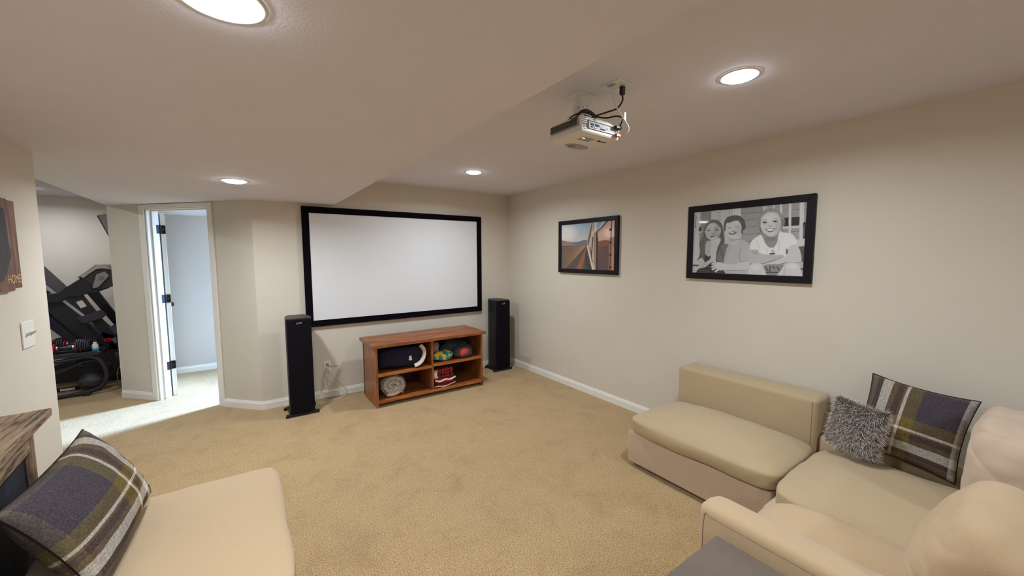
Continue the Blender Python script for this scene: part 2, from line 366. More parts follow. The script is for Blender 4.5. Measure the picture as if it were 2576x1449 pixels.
def strands(name, P, N, length, width, parent, root, tip, comb=(0, 0, -0.3), jit=0.5, seg=3, m_=None, curl=0.4):
    """a pile of fine curved ribbons (one mesh), coloured root to tip"""
    n = len(P); P = np.array(P); N = np.array(N); comb = np.array(comb)
    L = length*(0.7+0.6*RNG.rand(n, 1)); D = N + jit*RNG.randn(n, 3)*0.5 + comb*0.5
    D /= np.linalg.norm(D, axis=1, keepdims=True)
    S = np.cross(D, RNG.randn(n, 3)); S /= np.linalg.norm(S, axis=1, keepdims=True)
    bend = comb + curl*RNG.randn(n, 3)
    V = np.zeros((n, 2*seg+1, 3)); C = np.zeros((n, 2*seg+1, 4)); C[..., 3] = 1
    root = np.array(root[:3]); tip = np.array(tip[:3]); mixr = RNG.rand(n, 1)
    for k in range(seg+1):
        t = k/seg; c = P + D*L*t + bend*L*t*t*0.5; wd = width*(1-t)**0.6
        col = root*(1-t**0.8) + tip*(t**0.8); col = col*(0.6+0.8*mixr)
        if k < seg:
            V[:, 2*k] = c - S*wd/2; V[:, 2*k+1] = c + S*wd/2; C[:, 2*k, :3] = col; C[:, 2*k+1, :3] = col
        else: V[:, 2*k] = c; C[:, 2*k, :3] = col
    b = (np.arange(n)*(2*seg+1))[:, None]; F = []
    for k in range(seg-1): F.append(np.hstack([b+2*k, b+2*k+1, b+2*k+3, b+2*k+2]))
    F4 = np.vstack(F) if F else np.zeros((0, 4), int); F3 = np.hstack([b+2*seg-2, b+2*seg-1, b+2*seg])
    me = bpy.data.meshes.new(name); Vr = V.reshape(-1, 3)
    me.vertices.add(len(Vr)); me.vertices.foreach_set('co', Vr.ravel())
    nl = len(F4)*4+len(F3)*3; me.loops.add(nl); me.loops.foreach_set('vertex_index', np.concatenate([F4.ravel(), F3.ravel()]).astype(np.int32))
    me.polygons.add(len(F4)+len(F3))
    st = np.concatenate([np.arange(len(F4))*4, len(F4)*4+np.arange(len(F3))*3]).astype(np.int32); me.polygons.foreach_set('loop_start', st)
    me.update(calc_edges=True)
    ca = me.color_attributes.new(name='col', type='FLOAT_COLOR', domain='POINT'); ca.data.foreach_set('color', C.reshape(-1, 4).ravel())
    o = obj(name, me, m_ or M['fur'], parent); o['kind'] = 'stuff'
    return o
def txt(name, body, size, m_, parent, mtx, depth=0.0015, spacing=1.0):
    c = bpy.data.curves.new(name, 'FONT'); c.body = body; c.size = size; c.extrude = depth; c.align_x = 'CENTER'; c.align_y = 'CENTER'; c.space_character = spacing
    t_ = bpy.data.objects.new(name+'_tmp', c); COL.objects.link(t_)
    dg = bpy.context.evaluated_depsgraph_get(); me = bpy.data.meshes.new_from_object(t_.evaluated_get(dg)); bpy.data.objects.remove(t_)
    me.materials.clear(); me.transform(mtx); me.name = name
    return obj(name, me, m_, parent)

# ------------------------------------------------------------------ the room
def wallbox(name, a, b, m_=None): return struct(name, BX((a, b)), m_ or M['wall'])
YB, YG, XG = 6.79, 8.15, -4.2
def floor_mesh():
    bm = bmesh.new(); box(bm, (XG-0.1, -3.1, -0.12), (RX+0.1, YG+0.1, 0.0)); return bm
struct('floor', floor_mesh(), M['carpet'])
wallbox('wall_back', (0.113, BY, 0), (RX+0.1, BY+0.12, H))
wallbox('wall_right', (RX, -3.1, 0), (RX+0.1, BY, H))
wallbox('wall_left', (-0.97, -3.1, 0), (-0.87, 3.165, H))
wallbox('wall_rear', (-0.87, -3.1, 0), (RX, -3.0, H))
wallbox('wall_hall', (XG, 3.065, 0), (-0.97, 3.165, H))
wallbox('wall_gym_left', (XG-0.1, 3.065, 0), (XG, YG, H))
wallbox('wall_gym_back', (XG-0.1, YG, 0), (-1.16, YG+0.1, H))
wallbox('ceiling', (XG-0.1, -3.1, H), (RX+0.1, YG+0.1, H+0.1), M['ceil'])
# lowered soffit over the left half of the room, the passage and the small room
bm = bmesh.new()
out = [(-0.87, -3.0), (0.86, -3.0), (0.86, BY), (0.113+0.05, BY), (0.163, BY+0.12), (2.76, BY+0.12), (2.76, YB), (-1.155, YB), (-1.155, 3.165), (-0.87, 3.165)]
A = [bm.verts.new((x, y, ZS)) for x, y in out]; B_ = [bm.verts.new((x, y, H)) for x, y in out]
bm.faces.new(A); bm.faces.new(B_[::-1])
for i in range(len(out)): bm.faces.new((A[i], A[(i+1) % len(out)], B_[(i+1) % len(out)], B_[i]))
struct('ceiling_soffit', bm, M['ceil'])

# angled wall with the doorway. s runs along the wall, t into the small room
P0 = Vector((0.113, BY, 0)); E1 = Vector((-0.687, 0.7266, 0)).normalized(); N1 = Vector((0.7266, 0.687, 0)).normalized()
DM = Matrix((E1, N1, Vector((0, 0, 1)))).transposed().to_4x4(); DM.translation = P0
SL = 1.845; D0, D1, DT = 0.515, 1.335, 2.086
struct('wall_angled', BX(((0, 0, 0), (D0, 0.12, ZS+0.01)), ((D1, 0, 0), (SL, 0.12, ZS+0.01)), ((D0, 0, DT), (D1, 0.12, ZS+0.01)), mtx=DM), M['wall'])
wallbox('wall_partition', (-1.16, 6.0, 0), (-1.04, YG, H))
wallbox('wall_small_room_back', (-1.04, YB, 0), (2.76, YB+0.1, ZS+0.01), M['wallc'])
# far wall of the small room, with its window opening
struct('wall_small_room_right', BX(((2.70, BY+0.12, 0), (2.80, 5.72, ZS+0.01)), ((2.70, 6.72, 0), (2.80, YB, ZS+0.01)), ((2.70, 5.72, 0), (2.80, 6.72, 0.94)), ((2.70, 5.72, 1.96), (2.80, 6.72, ZS+0.01))), M['wallc'])
struct('window_1', BX(((2.69, 5.69, 0.90), (2.81, 5.745, 2.0)), ((2.69, 6.695, 0.90), (2.81, 6.75, 2.0)), ((2.69, 5.745, 0.90), (2.81, 6.695, 0.95)), ((2.69, 5.745, 1.95), (2.81, 6.695, 2.0)), bev=0.004), M['trim'])

def base_profile(): return [(0, 0), (0.014, 0), (0.014, 0.058), (0.009, 0.072), (0.007, 0.082), (0, 0.084)]
def baseboard(name, a, b, nrm, ca=0, cb=0):
    """profiled skirting from a to b; ca/cb push the front edge at the ends for mitres"""
    a = Vector(a+(0,)); b = Vector(b+(0,)); nn = Vector(nrm+(0,)).normalized(); d = (b-a).normalized()
    bm = bmesh.new(); A = []; B2 = []
    for (u, z) in base_profile():
        A.append(bm.verts.new(a+nn*u+d*ca*u+Vector((0, 0, z)))); B2.append(bm.verts.new(b+nn*u+d*cb*u+Vector((0, 0, z))))
    n = len(A); bm.faces.new(A); bm.faces.new(B2[::-1])
    for i in range(n): bm.faces.new((A[i], A[(i+1) % n], B2[(i+1) % n], B2[i]))
    return struct(name, bm, M['trim'])
def dp(s, t=0): v = DM @ Vector((s, t, 0)); return (v.x, v.y)
baseboard('baseboard_right', (RX, -3.0), (RX, BY), (-1, 0), 0, -1)
baseboard('baseboard_back', (0.113, BY), (RX, BY), (0, -1), -0.4, -1)
baseboard('baseboard_angled', dp(0), dp(D0-0.055), (-N1.x, -N1.y), -0.4, 0)
baseboard('baseboard_angled', dp(D1+0.055), dp(SL), (-N1.x, -N1.y), 0, 0)
baseboard('baseboard_left', (-0.87, -3.0), (-0.87, 3.165), (1, 0))
baseboard('baseboard_small_room', (-1.04, YB), (2.7, YB), (0, -1))
baseboard('baseboard_gym', (XG, YG), (-1.16, YG), (0, -1))

# door casing, jamb lining and stop
cas = []
def casing(name, boxes):
    return struct(name, BX(*boxes, bev=0.004, mtx=DM), M['trim'])
casing('trim_1', [((D0-0.055, -0.018, 0), (D0+0.004, 0.0, DT+0.035))])
casing('trim_2', [((D1-0.004, -0.018, 0), (D1+0.062, 0.0, DT+0.035))])
casing('trim_3', [((D0+0.0045, -0.018, DT-0.004), (D1-0.0045, 0.0, DT+0.035))])
casing('trim_4', [((D0, 0.001, 0), (D0+0.018, 0.119, DT-0.018)), ((D0+0.018, 0.045, 0), (D0+0.03, 0.082, DT-0.03))])
casing('trim_5', [((D1-0.018, 0.001, 0), (D1, 0.119, DT-0.018)), ((D1-0.03, 0.045, 0), (D1-0.018, 0.082, DT-0.03))])
casing('trim_6', [((D0, 0.001, DT-0.018), (D1, 0.119, DT)), ((D0+0.018, 0.045, DT-0.03), (D1-0.018, 0.082, DT-0.018))])

# the open door, seen on its hinge edge; it swings into the small room
pin = DM @ Vector((D1-0.020, 0.128, 0))
dd = Vector((-0.17, 0.985, 0)).normalized(); dn = Vector((dd.y, -dd.x, 0))
door = thing('door_1', None, None, (pin.x, pin.y, 0)); door['kind'] = 'structure'
DR = frame_mtx((pin.x, pin.y, 0), dd, (-dn.x, -dn.y, 0))   # x along the slab, y to its left, slab lies to -y
bm = BX(((0.012, -0.042, 0.012), (0.775, -0.004, 2.045)), bev=0.002, mtx=DR)
slab = obj('door_slab', bm, M['trim'], door)
bm = bmesh.new()
for z0, z1 in ((0.25, 0.95), (1.12, 1.85)):
    for x0, x1 in ((0.12, 0.36), (0.44, 0.68)):
        for yy in (-0.0035, -0.0465): box(bm, (x0, yy, z0), (x1, yy+0.004, z1))
bmesh.ops.transform(bm, matrix=DR, verts=bm.verts); obj('door_panel', bm, M['trim'], door)
for hz in (0.36, 1.11, 1.87):
    bm = bmesh.new()
    lathe([(0.0001, hz-0.048), (0.0085, hz-0.046), (0.0085, hz+0.046), (0.0001, hz+0.048)], 12, Matrix.Translation((pin.x, pin.y, 0)), bm)
    # leaf on the slab edge and leaf on the jamb
    v = box(bm, (0.009, -0.043, hz-0.046), (0.0125, 0.0, hz+0.046)); bmesh.ops.transform(bm, matrix=DR, verts=v)
    v = box(bm, (D1-0.022, 0.072, hz-0.046), (D1-0.0175, 0.128, hz+0.046)); bmesh.ops.transform(bm, matrix=DM, verts=v)
    hg = obj('hinge', bm, M['hinge'], door)
    bm = bmesh.new()
    lathe([(0.0001, 0), (0.005, 0.0), (0.005, 0.002), (0.0001, 0.0025)], 10, DR @ Matrix.Translation((0.009, -0.022, hz)) @ Matrix.Rotation(-math.pi/2, 4, 'Y'), bm)
    obj('screw', bm, M['brass'], hg)
bm = bmesh.new()
for yy, s_ in ((-0.042, -1), (-0.004, 1)):
    lathe([(0.0001, 0), (0.03, 0), (0.03, 0.006), (0.012, 0.01), (0.012, 0.035), (0.026, 0.045), (0.028, 0.06), (0.0001, 0.07)], 18, DR @ Matrix.Translation((0.71, yy, 0.98)) @ Matrix.Rotation(-s_*math.pi/2, 4, 'X'), bm)
obj('door_knob', bm, M['hinge'], door, smooth=True)

# ceiling vent in the small room
vt = thing('ceiling_vent', 'slim white slatted vent at the ceiling edge of the room beyond the open door', 'vent', (-0.6, YB-0.1, ZS))
obj('frame', BX(((-0.86, YB-0.16, ZS-0.008), (-0.40, YB-0.145, ZS)), ((-0.86, YB-0.045, ZS-0.008), (-0.40, YB-0.03, ZS)), ((-0.86, YB-0.145, ZS-0.008), (-0.845, YB-0.045, ZS)), ((-0.415, YB-0.145, ZS-0.008), (-0.40, YB-0.045, ZS))), M['trim'], vt)
obj('backing', BX(((-0.845, YB-0.145, ZS-0.002), (-0.415, YB-0.045, ZS-0.0005))), M['dark'], vt)
for k in range(5):
    obj('slat', BX(((-0.845, YB-0.138+k*0.019, ZS-0.008), (-0.415, YB-0.126+k*0.019, ZS-0.003))), M['trim'], vt)

# ------------------------------------------------------------------ recessed lights
def downlight(x, y, z, rad, label, grp=None):
    t = thing('recessed_light', label, 'ceiling light', (x, y, z), 0, 'recessed lights in the ceilings')
    T = Matrix.Translation((x, y, z))
    o = obj('trim_ring', lathe([(rad*0.80, -0.001), (rad*0.84, -0.005), (rad*0.97, -0.004), (rad, -0.0005)], 40, T), M['plastic'], t, smooth=True)
    obj('diffuser', lathe([(rad*0.82, -0.0015), (rad*0.74, -0.010), (rad*0.55, -0.016), (rad*0.3, -0.019), (0.0005, -0.020)], 40, T), M['lamp'], t, smooth=True)
    return t
LL = ['round recessed light in the lowered soffit above the screen end', 'large round recessed light in the lowered soffit cut by the top edge of the photo',
      'round recessed light in the high ceiling near the screen corner', 'large round recessed light in the high ceiling right of the projector',
      'recessed light in the soffit behind the viewpoint', 'recessed light in the high ceiling behind the viewpoint',
      'tiny recessed light in the exercise room ceiling beyond the left wall', 'recessed light over the passage to the exercise room']
for (x, y, z), lb in zip(DOWN, LL):
    if y < 0: continue
    downlight(x, y, z, 0.088, lb)
# ------------------------------------------------------------------ projector screen
sx0, sx1, sz0, sz1, sy = 0.548, 2.714, 0.812, 2.098, 4.619
t = thing('projector_screen', 'wide white projector screen in a thick black velvet frame on the back wall', 'screen', (1.63, BY, sz0))
fwid = 0.068
def mitre_frame(x0, x1, z0, z1, wd, y0, y1, m_, parent, ax='x', bev=0.003):
    """four mitred rails named frame_rail; ax: direction of the width"""
    for P in ([(x0, z1), (x1, z1), (x1-wd, z1-wd), (x0+wd, z1-wd)], [(x0, z0), (x1, z0), (x1-wd, z0+wd), (x0+wd, z0+wd)],
              [(x0, z0), (x0, z1), (x0+wd, z1-wd), (x0+wd, z0+wd)], [(x1, z0), (x1, z1), (x1-wd, z1-wd), (x1-wd, z0+wd)]):
        obj('frame_rail', prism(P, 'y' if ax == 'x' else 'x', y0, y1, bev), m_, parent)
mitre_frame(sx0, sx1, sz0, sz1, fwid, sy, BY-0.003, M['velvet'], t)
obj('screen_surface', BX(((sx0+fwid-0.01, sy+0.008, sz0+fwid-0.01), (sx1-fwid+0.01, sy+0.014, sz1-fwid+0.01))), M['screen'], t)

# ------------------------------------------------------------------ painted prints (vertex colours on a fine grid)
class Paint:
    def __init__(s, corners, nx, nz):
        """corners: TL, TR, BR, BL in drawing units"""
        s.nx, s.nz = nx, nz
        src = [(0, 0), (1, 0), (1, 1), (0, 1)]; A = []
        for (u, v), (x, y) in zip(src, corners):
            A.append([u, v, 1, 0, 0, 0, -u*x, -v*x, x]); A.append([0, 0, 0, u, v, 1, -u*y, -v*y, y])
        A = np.array(A, float); h = np.linalg.solve(A[:, :8], A[:, 8]); U, V = np.meshgrid(np.linspace(0, 1, nx), np.linspace(0, 1, nz))
        D = h[6]*U+h[7]*V+1; s.X = (h[0]*U+h[1]*V+h[2])/D; s.Y = (h[3]*U+h[4]*V+h[5])/D
        s.img = np.zeros((nz, nx, 3))
    def blend(s, mask, col, a=1.0):
        c = np.array(col if hasattr(col, '__len__') else (col, col, col), float)
        s.img = s.img*(1-mask[..., None]*a) + c*mask[..., None]*a
    def ell(s, cx, cy, rx, ry, col, blur=6, rot=0, a=1.0):
        c, q = math.cos(rot), math.sin(rot); dx, dy = s.X-cx, s.Y-cy
        d = np.sqrt(((dx*c+dy*q)/rx)**2+((-dx*q+dy*c)/ry)**2); s.blend(np.clip((1-d)*min(rx, ry)/blur+0.5, 0, 1), col, a)
    def poly(s, P, col, blur=5, smooth=True, a=1.0):
        P = np.array(P, float)
        if smooth:
            Q = []; n = len(P)
            for i in range(n):
                p0, p1, p2, p3 = P[i-1], P[i], P[(i+1) % n], P[(i+2) % n]
                for k in range(5):
                    t = k/5; Q.append(0.5*((2*p1)+(p2-p0)*t+(2*p0-5*p1+4*p2-p3)*t*t+(3*p1-p0-3*p2+p3)*t**3))
            P = np.array(Q)
        x0, y0 = P.min(0)-blur*2; x1, y1 = P.max(0)+blur*2
        box_ = (s.X >= x0) & (s.X <= x1) & (s.Y >= y0) & (s.Y <= y1)
        X = s.X[box_]; Y = s.Y[box_]; ins = np.zeros(X.shape, bool); dm = np.full(X.shape, 1e9); n = len(P)
        for i in range(n):
            ax, ay = P[i]; bx, by = P[(i+1) % n]
            if ay != by:
                c = ((ay > Y) != (by > Y)) & (X < (bx-ax)*(Y-ay)/(by-ay)+ax); ins ^= c
            L2 = (bx-ax)**2+(by-ay)**2+1e-9; tt = np.clip(((X-ax)*(bx-ax)+(Y-ay)*(by-ay))/L2, 0, 1)
            dm = np.minimum(dm, np.hypot(X-ax-tt*(bx-ax), Y-ay-tt*(by-ay)))
        mk = np.zeros(s.X.shape); mk[box_] = np.clip(np.where(ins, dm, -dm)/blur+0.5, 0, 1); s.blend(mk, col, a)
    def line(s, pts, wd, col, a=1.0, blur=3):
        dm = np.full(s.X.shape, 1e9)
        for (ax, ay), (bx, by) in zip(pts, pts[1:]):
            L2 = (bx-ax)**2+(by-ay)**2+1e-9; tt = np.clip(((s.X-ax)*(bx-ax)+(s.Y-ay)*(by-ay))/L2, 0, 1)
            dm = np.minimum(dm, np.hypot(s.X-ax-tt*(bx-ax), s.Y-ay-tt*(by-ay)))
        s.blend(np.clip((wd/2-dm)/blur+0.5, 0, 1), col, a)
    def mesh(s, name, y0, y1, z0, z1, x):
        """hang on the plane x: u runs from y0 (left in the photo) to y1"""
        me = bpy.data.meshes.new(name); U, V = np.meshgrid(np.linspace(0, 1, s.nx), np.linspace(0, 1, s.nz))
        co = np.stack([np.full(U.shape, x), y0+(y1-y0)*U, z1+(z0-z1)*V], -1).reshape(-1, 3)
        i = (np.arange(s.nz-1)[:, None]*s.nx+np.arange(s.nx-1)).ravel(); F = np.stack([i, i+1, i+1+s.nx, i+s.nx], 1)
        me.vertices.add(len(co)); me.vertices.foreach_set('co', co.ravel()); me.loops.add(F.size); me.loops.foreach_set('vertex_index', F.ravel().astype(np.int32))
        me.polygons.add(len(F)); me.polygons.foreach_set('loop_start', (np.arange(len(F))*4).astype(np.int32)); me.update(calc_edges=True)
        c = np.clip(s.img/255.0, 0, 1); c = np.where(c <= 0.04045, c/12.92, ((c+0.055)/1.055)**2.4); c = np.concatenate([c, np.ones(c.shape[:2]+(1,))], -1)
        at = me.color_attributes.new(name='col', type='FLOAT_COLOR', domain='POINT'); at.data.foreach_set('color', c.reshape(-1, 4).ravel().astype(np.float32))
        return me

def kids():
    p = Paint([(148, 350), (1722, 200), (1662, 1268), (120, 1206)], 320, 214)
    p.img[:] = 158
    p.poly([(100, 300), (232, 300), (215, 1110), (90, 1110)], 200, smooth=False)
    p.line([(160, 400), (175, 405), (178, 450), (165, 455), (160, 540), (175, 560), (160, 575)], 7, 60)
    p.poly([(228, 300), (384, 300), (384, 800), (222, 800)], 138, smooth=False)
    p.line([(234, 340), (228, 620)], 16, 185); p.poly([(215, 560), (250, 560), (245, 625), (212, 625)], 70, smooth=False); p.line([(215, 632), (262, 628)], 14, 205)
    p.poly([(382, 290), (640, 260), (640, 800), (382, 800)], 196, smooth=False)
    p.line([(384, 300), (380, 470)], 5, 120)
    for x_ in (483, 508):
        for y_ in (350, 395, 440, 462): p.line([(x_, y_), (x_-3, y_+18)], 7, 90)
    p.line([(400, 350), (440, 330), (470, 340)], 4, 165); p.line([(410, 420), (450, 400)], 4, 165)
    p.poly([(640, 260), (797, 260), (797, 830), (640, 830)], 206, smooth=False); p.line([(640, 270), (636, 800)], 5, 110); p.line([(672, 270), (668, 420)], 5, 130)
    for k, y_ in enumerate((275, 375, 470, 572, 675, 775)):
        p.poly([(797, y_-2), (1110, y_-28), (1110, y_+72), (797, y_+98)], 152+k*2, smooth=False); p.line([(797, y_), (1110, y_-26)], 5, 84)
    p.poly([(1108, 190), (1740, 150), (1700, 760), (1108, 760)], 160, smooth=False)
    for y_ in (330, 640, 730): p.line([(1380, y_), (1720, y_-26)], 5, 96)
    p.poly([(1385, 438), (1462, 430), (1458, 548), (1385, 555)], 44, smooth=False); p.poly([(1495, 428), (1620, 418), (1615, 540), (1492, 548)], 44, smooth=False)
    p.poly([(1400, 640), (1700, 640), (1700, 760), (1400, 760)], 165, smooth=False)
    for x_, w_ in ((1118, 22), (1150, 12), (1252, 18), (1352, 30), (1476, 34), (1640, 62)): p.line([(x_, 200), (x_-6, 760)], w_, 214)
    p.line([(1380, 574), (1640, 560)], 30, 208)
    p.poly([(1655, 500), (1705, 495), (1700, 720), (1650, 730)], 54, smooth=False); p.line([(1668, 560), (1662, 700)], 12, 120)
    p.poly([(1360, 745), (1720, 735), (1720, 835), (1380, 845)], 212, smooth=False)
    p.poly([(1560, 840), (1720, 835), (1700, 1060), (1560, 1050)], 92, smooth=False); p.line([(1590, 920), (1700, 915)], 14, 60)
    p.poly([(1300, 1055), (1720, 1060), (1700, 1300), (1300, 1290)], 186, smooth=False); p.line([(1600, 1160), (1700, 1160)], 24, 84); p.line([(1600, 1200), (1700, 1200)], 8, 120)
    p.line([(110, 1098), (330, 1105)], 16, 60); p.poly([(100, 1120), (330, 1125), (330, 1230), (100, 1230)], 196, smooth=False); p.line([(110, 1170), (330, 1175)], 5, 90)
    # girl on the left
    p.poly([(300, 540), (345, 480), (410, 456), (475, 470), (530, 520), (560, 620), (572, 760), (560, 800), (600, 830), (560, 1000), (470, 1060), (300, 1060), (250, 1010), (190, 1030), (235, 930), (222, 800), (262, 700), (280, 610)], 92, 8)
    for q in ([(300, 600), (262, 740), (250, 860), (225, 960)], [(310, 680), (290, 820), (270, 920), (262, 1000)], [(330, 760), (300, 900), (300, 1000)], [(540, 560), (556, 660), (560, 760)], [(350, 500), (320, 540), (300, 600)]):
        p.line(q, 10, 132, 0.8, 8)
    p.poly([(325, 760), (430, 780), (470, 860), (420, 960), (330, 970), (300, 900)], 178, 8)
    p.ell(408, 600, 112, 132, 186, 8); p.ell(395, 680, 80, 62, 186, 10); p.ell(460, 640, 46, 80, 160, 40, a=0.6); p.ell(370, 560, 56, 70, 204, 40, a=0.5)
    p.poly([(300, 620), (305, 530), (360, 478), (430, 470), (500, 510), (540, 600), (500, 560), (440, 505), (370, 512), (325, 560)], 104, 10)
    for cx, cy in ((352, 610), (462, 600)): p.ell(cx, cy, 24, 10, 92, 8); p.line([(cx-28, cy-26), (cx, cy-34), (cx+28, cy-28)], 6, 130, 0.8)
    p.line([(412, 600), (415, 640)], 6, 160, 0.7); p.line([(388, 652), (408, 660), (430, 652)], 8, 110, 0.8)
    p.ell(408, 695, 42, 13, 96, 7); p.line([(380, 690), (436, 688)], 5, 150)
    p.poly([(545, 800), (600, 800), (622, 840), (575, 980), (560, 1060), (480, 1075), (470, 980), (500, 880)], 120, 8)
    for k in range(4): p.line([(480+k*12, 830+k*40), (540+k*8, 880+k*45)], 8, 78, 0.8, 6)
    p.poly([(395, 770), (450, 730), (505, 715), (515, 760), (470, 860), (455, 960), (440, 1075), (370, 1090), (378, 900)], 196, 6)
    p.ell(440, 752, 62, 56, 200, 8); p.line([(392, 748), (440, 722), (500, 720)], 5, 130, 0.8); p.line([(500, 712), (512, 745)], 12, 190)
    p.poly([(205, 1030), (262, 1000), (300, 1050), (372, 1000), (400, 1060), (290, 1170), (232, 1170)], 188, 7); p.line([(300, 1060), (262, 1150)], 6, 110, 0.8)
    p.poly([(300, 955), (350, 985), (380, 960), (368, 1010), (300, 1055)], 60, 6)
    p.poly([(170, 1215), (215, 1150), (300, 1130), (370, 1075), (440, 1050), (540, 1070), (640, 1170), (630, 1240), (160, 1240)], 52, 6)
    for k in range(46):
        p.ell(210+(k*67) % 430, 1100+(k*41) % 125+4, 7, 5, 150, 3, a=0.75 if (210+(k*67) % 430 > 330 or 1100+(k*41) % 125 > 1150) else 0)
    # boy
    p.ell(720, 740, 72, 62, 176, 8); p.ell(836, 605, 24, 40, 182, 6); p.ell(838, 605, 10, 22, 120, 8)
    p.poly([(585, 500), (640, 470), (760, 470), (820, 520), (828, 600), (800, 690), (750, 725), (690, 725), (620, 690), (575, 610)], 206, 8)
    p.ell(770, 620, 50, 80, 182, 40, a=0.6)
    p.poly([(562, 600), (565, 500), (600, 430), (660, 405), (720, 396), (790, 412), (845, 470), (860, 560), (850, 600), (826, 600), (822, 660), (800, 640), (806, 560), (775, 490), (740, 470), (690, 480), (640, 500), (600, 505), (585, 560), (580, 620)], 84, 7)
    for q in ([(620, 430), (600, 500)], [(670, 420), (640, 495)], [(720, 415), (690, 478)], [(770, 425), (760, 470)], [(810, 460), (825, 540)]): p.line(q, 8, 128, 0.6, 7)
    for cx, cy in ((640, 568), (735, 556)): p.line([(cx-30, cy-4), (cx, cy+6), (cx+30, cy-2)], 6, 96, 0.9); p.line([(cx-28, cy+16), (cx+26, cy+16)], 4, 160, 0.8)
    p.line([(676, 600), (690, 606), (706, 598)], 8, 130, 0.7)
    p.poly([(625, 648), (660, 630), (715, 626), (735, 640), (700, 664), (650, 668)], 70, 4); p.poly([(640, 643), (680, 634), (722, 636), (690, 650), (650, 654)], 232, 4)
    p.poly([(640, 790), (690, 775), (770, 745), (850, 755), (908, 800), (915, 880), (908, 1060), (900, 1250), (610, 1240), (560, 1100), (590, 900)], 186, 6)
    p.poly([(640, 790), (700, 770), (770, 750), (750, 790), (690, 810)], 206, 8, a=0.7); p.line([(800, 850), (775, 950), (782, 1050)], 7, 130, 0.8); p.line([(782, 1056), (905, 1044)], 6, 110, 0.8); p.line([(640, 830), (600, 960), (590, 1040)], 8, 160, 0.7)
    p.poly([(560, 1085), (700, 1090), (790, 1060), (905, 1050), (908, 1120), (860, 1170), (700, 1180), (570, 1165)], 204, 6); p.line([(600, 1176), (860, 1174)], 7, 110, 0.8)
    p.ell(505, 1115, 92, 56, 208, 6, 0.25)
    for k, (a_, b_) in enumerate((((400, 1085), (445, 1058)), ((398, 1125), (445, 1100)), ((405, 1160), (455, 1130)), ((445, 1190), (500, 1150)))):
        p.line([a_, b_], 26, 208); p.line([(a_[0]+6, a_[1]+15), (b_[0]+14, b_[1]+16)], 5, 96, 0.8)
    # girl on the right
    p.ell(1210, 490, 180, 180, 140, 8); p.poly([(1345, 430), (1400, 450), (1400, 540), (1370, 560), (1380, 640), (1350, 600), (1330, 560)], 128, 8)
    p.poly([(1030, 500), (1045, 560), (1075, 650), (1085, 560)], 110, 8)
    p.poly([(1105, 640), (1310, 630), (1305, 760), (1250, 850), (1175, 846), (1130, 770)], 150, 8); p.ell(1200, 735, 80, 30, 120, 30, a=0.6)
    p.poly([(1062, 520), (1090, 410), (1160, 355), (1260, 355), (1335, 430), (1350, 540), (1320, 630), (1255, 690), (1185, 694), (1110, 640), (1075, 590)], 208, 8)
    p.ell(1310, 560, 44, 100, 176, 40, a=0.6); p.ell(1180, 430, 80, 46, 222, 40, a=0.7)
    p.poly([(1024, 540), (1040, 440), (1095, 350), (1180, 305), (1270, 310), (1340, 355), (1392, 450), (1352, 450), (1290, 372), (1220, 350), (1140, 372), (1080, 440), (1062, 560)], 146, 9)
    for q in ([(1050, 470), (1110, 370), (1190, 330)], [(1230, 320), (1310, 370), (1360, 440)], [(1110, 400), (1180, 345)], [(1270, 345), (1330, 410)]): p.line(q, 9, 186, 0.7, 8)
    for cx, cy in ((1125, 498), (1268, 484)): p.ell(cx, cy, 30, 11, 62, 6); p.line([(cx-36, cy-30), (cx, cy-42), (cx+34, cy-30)], 7, 130, 0.7); p.line([(cx-24, cy+18), (cx+24, cy+18)], 5, 176, 0.7)
    p.line([(1180, 548), (1200, 558), (1226, 546)], 9, 140, 0.8)
    p.poly([(1138, 592), (1200, 586), (1270, 582), (1240, 622), (1195, 636), (1160, 622)], 84, 5); p.poly([(1150, 597), (1200, 592), (1258, 590), (1230, 614), (1195, 622), (1165, 612)], 240, 4)
    p.line([(1120, 590), (1132, 610)], 7, 160, 0.7); p.line([(1290, 575), (1280, 600)], 7, 160, 0.7)
    p.poly([(1066, 676), (1000, 712), (940, 770), (915, 880), (980, 880), (1040, 900), (1080, 990), (1440, 990), (1450, 880), (1500, 826), (1575, 815), (1550, 720), (1490, 660), (1400, 640), (1322, 650), (1300, 770), (1250, 850), (1185, 848), (1130, 790), (1090, 700)], 232, 6)
    for q in ([(1020, 760), (1060, 880)], [(1440, 860), (1420, 950)], [(1330, 760), (1320, 900)], [(1150, 870), (1160, 930)]): p.line(q, 12, 196, 0.7, 10)
    p.poly([(1425, 870), (1450, 900), (1455, 950), (1420, 940)], 96, 6); p.poly([(1195, 935), (1265, 930), (1262, 948), (1198, 950)], 54, 4); p.ell(1240, 905, 22, 24, 190, 5)
    p.poly([(900, 900), (950, 875), (1020, 900), (1080, 940), (1250, 955), (1380, 960), (1370, 1000), (1200, 1040), (1080, 1076), (950, 1080), (900, 1030), (890, 960)], 190, 6)
    for k in range(3): p.line([(950+k*26, 900+k*4), (985+k*26, 945+k*2)], 6, 96, 0.8)
    p.poly([(1430, 960), (1460, 860), (1510, 820), (1570, 815), (1612, 890), (1634, 1000), (1610, 1060), (1420, 1064), (1250, 1106), (1110, 1104), (1110, 1078), (1250, 1040), (1372, 990)], 206, 6)
    p.line([(1100, 1084), (1250, 1040), (1372, 985)], 6, 100, 0.9); p.line([(1110, 1110), (1260, 1110), (1420, 1068), (1600, 1064)], 8, 90, 0.8)
    p.poly([(1095, 1110), (1400, 1100), (1380, 1200), (1300, 1290), (1130, 1290)], 140, 5)
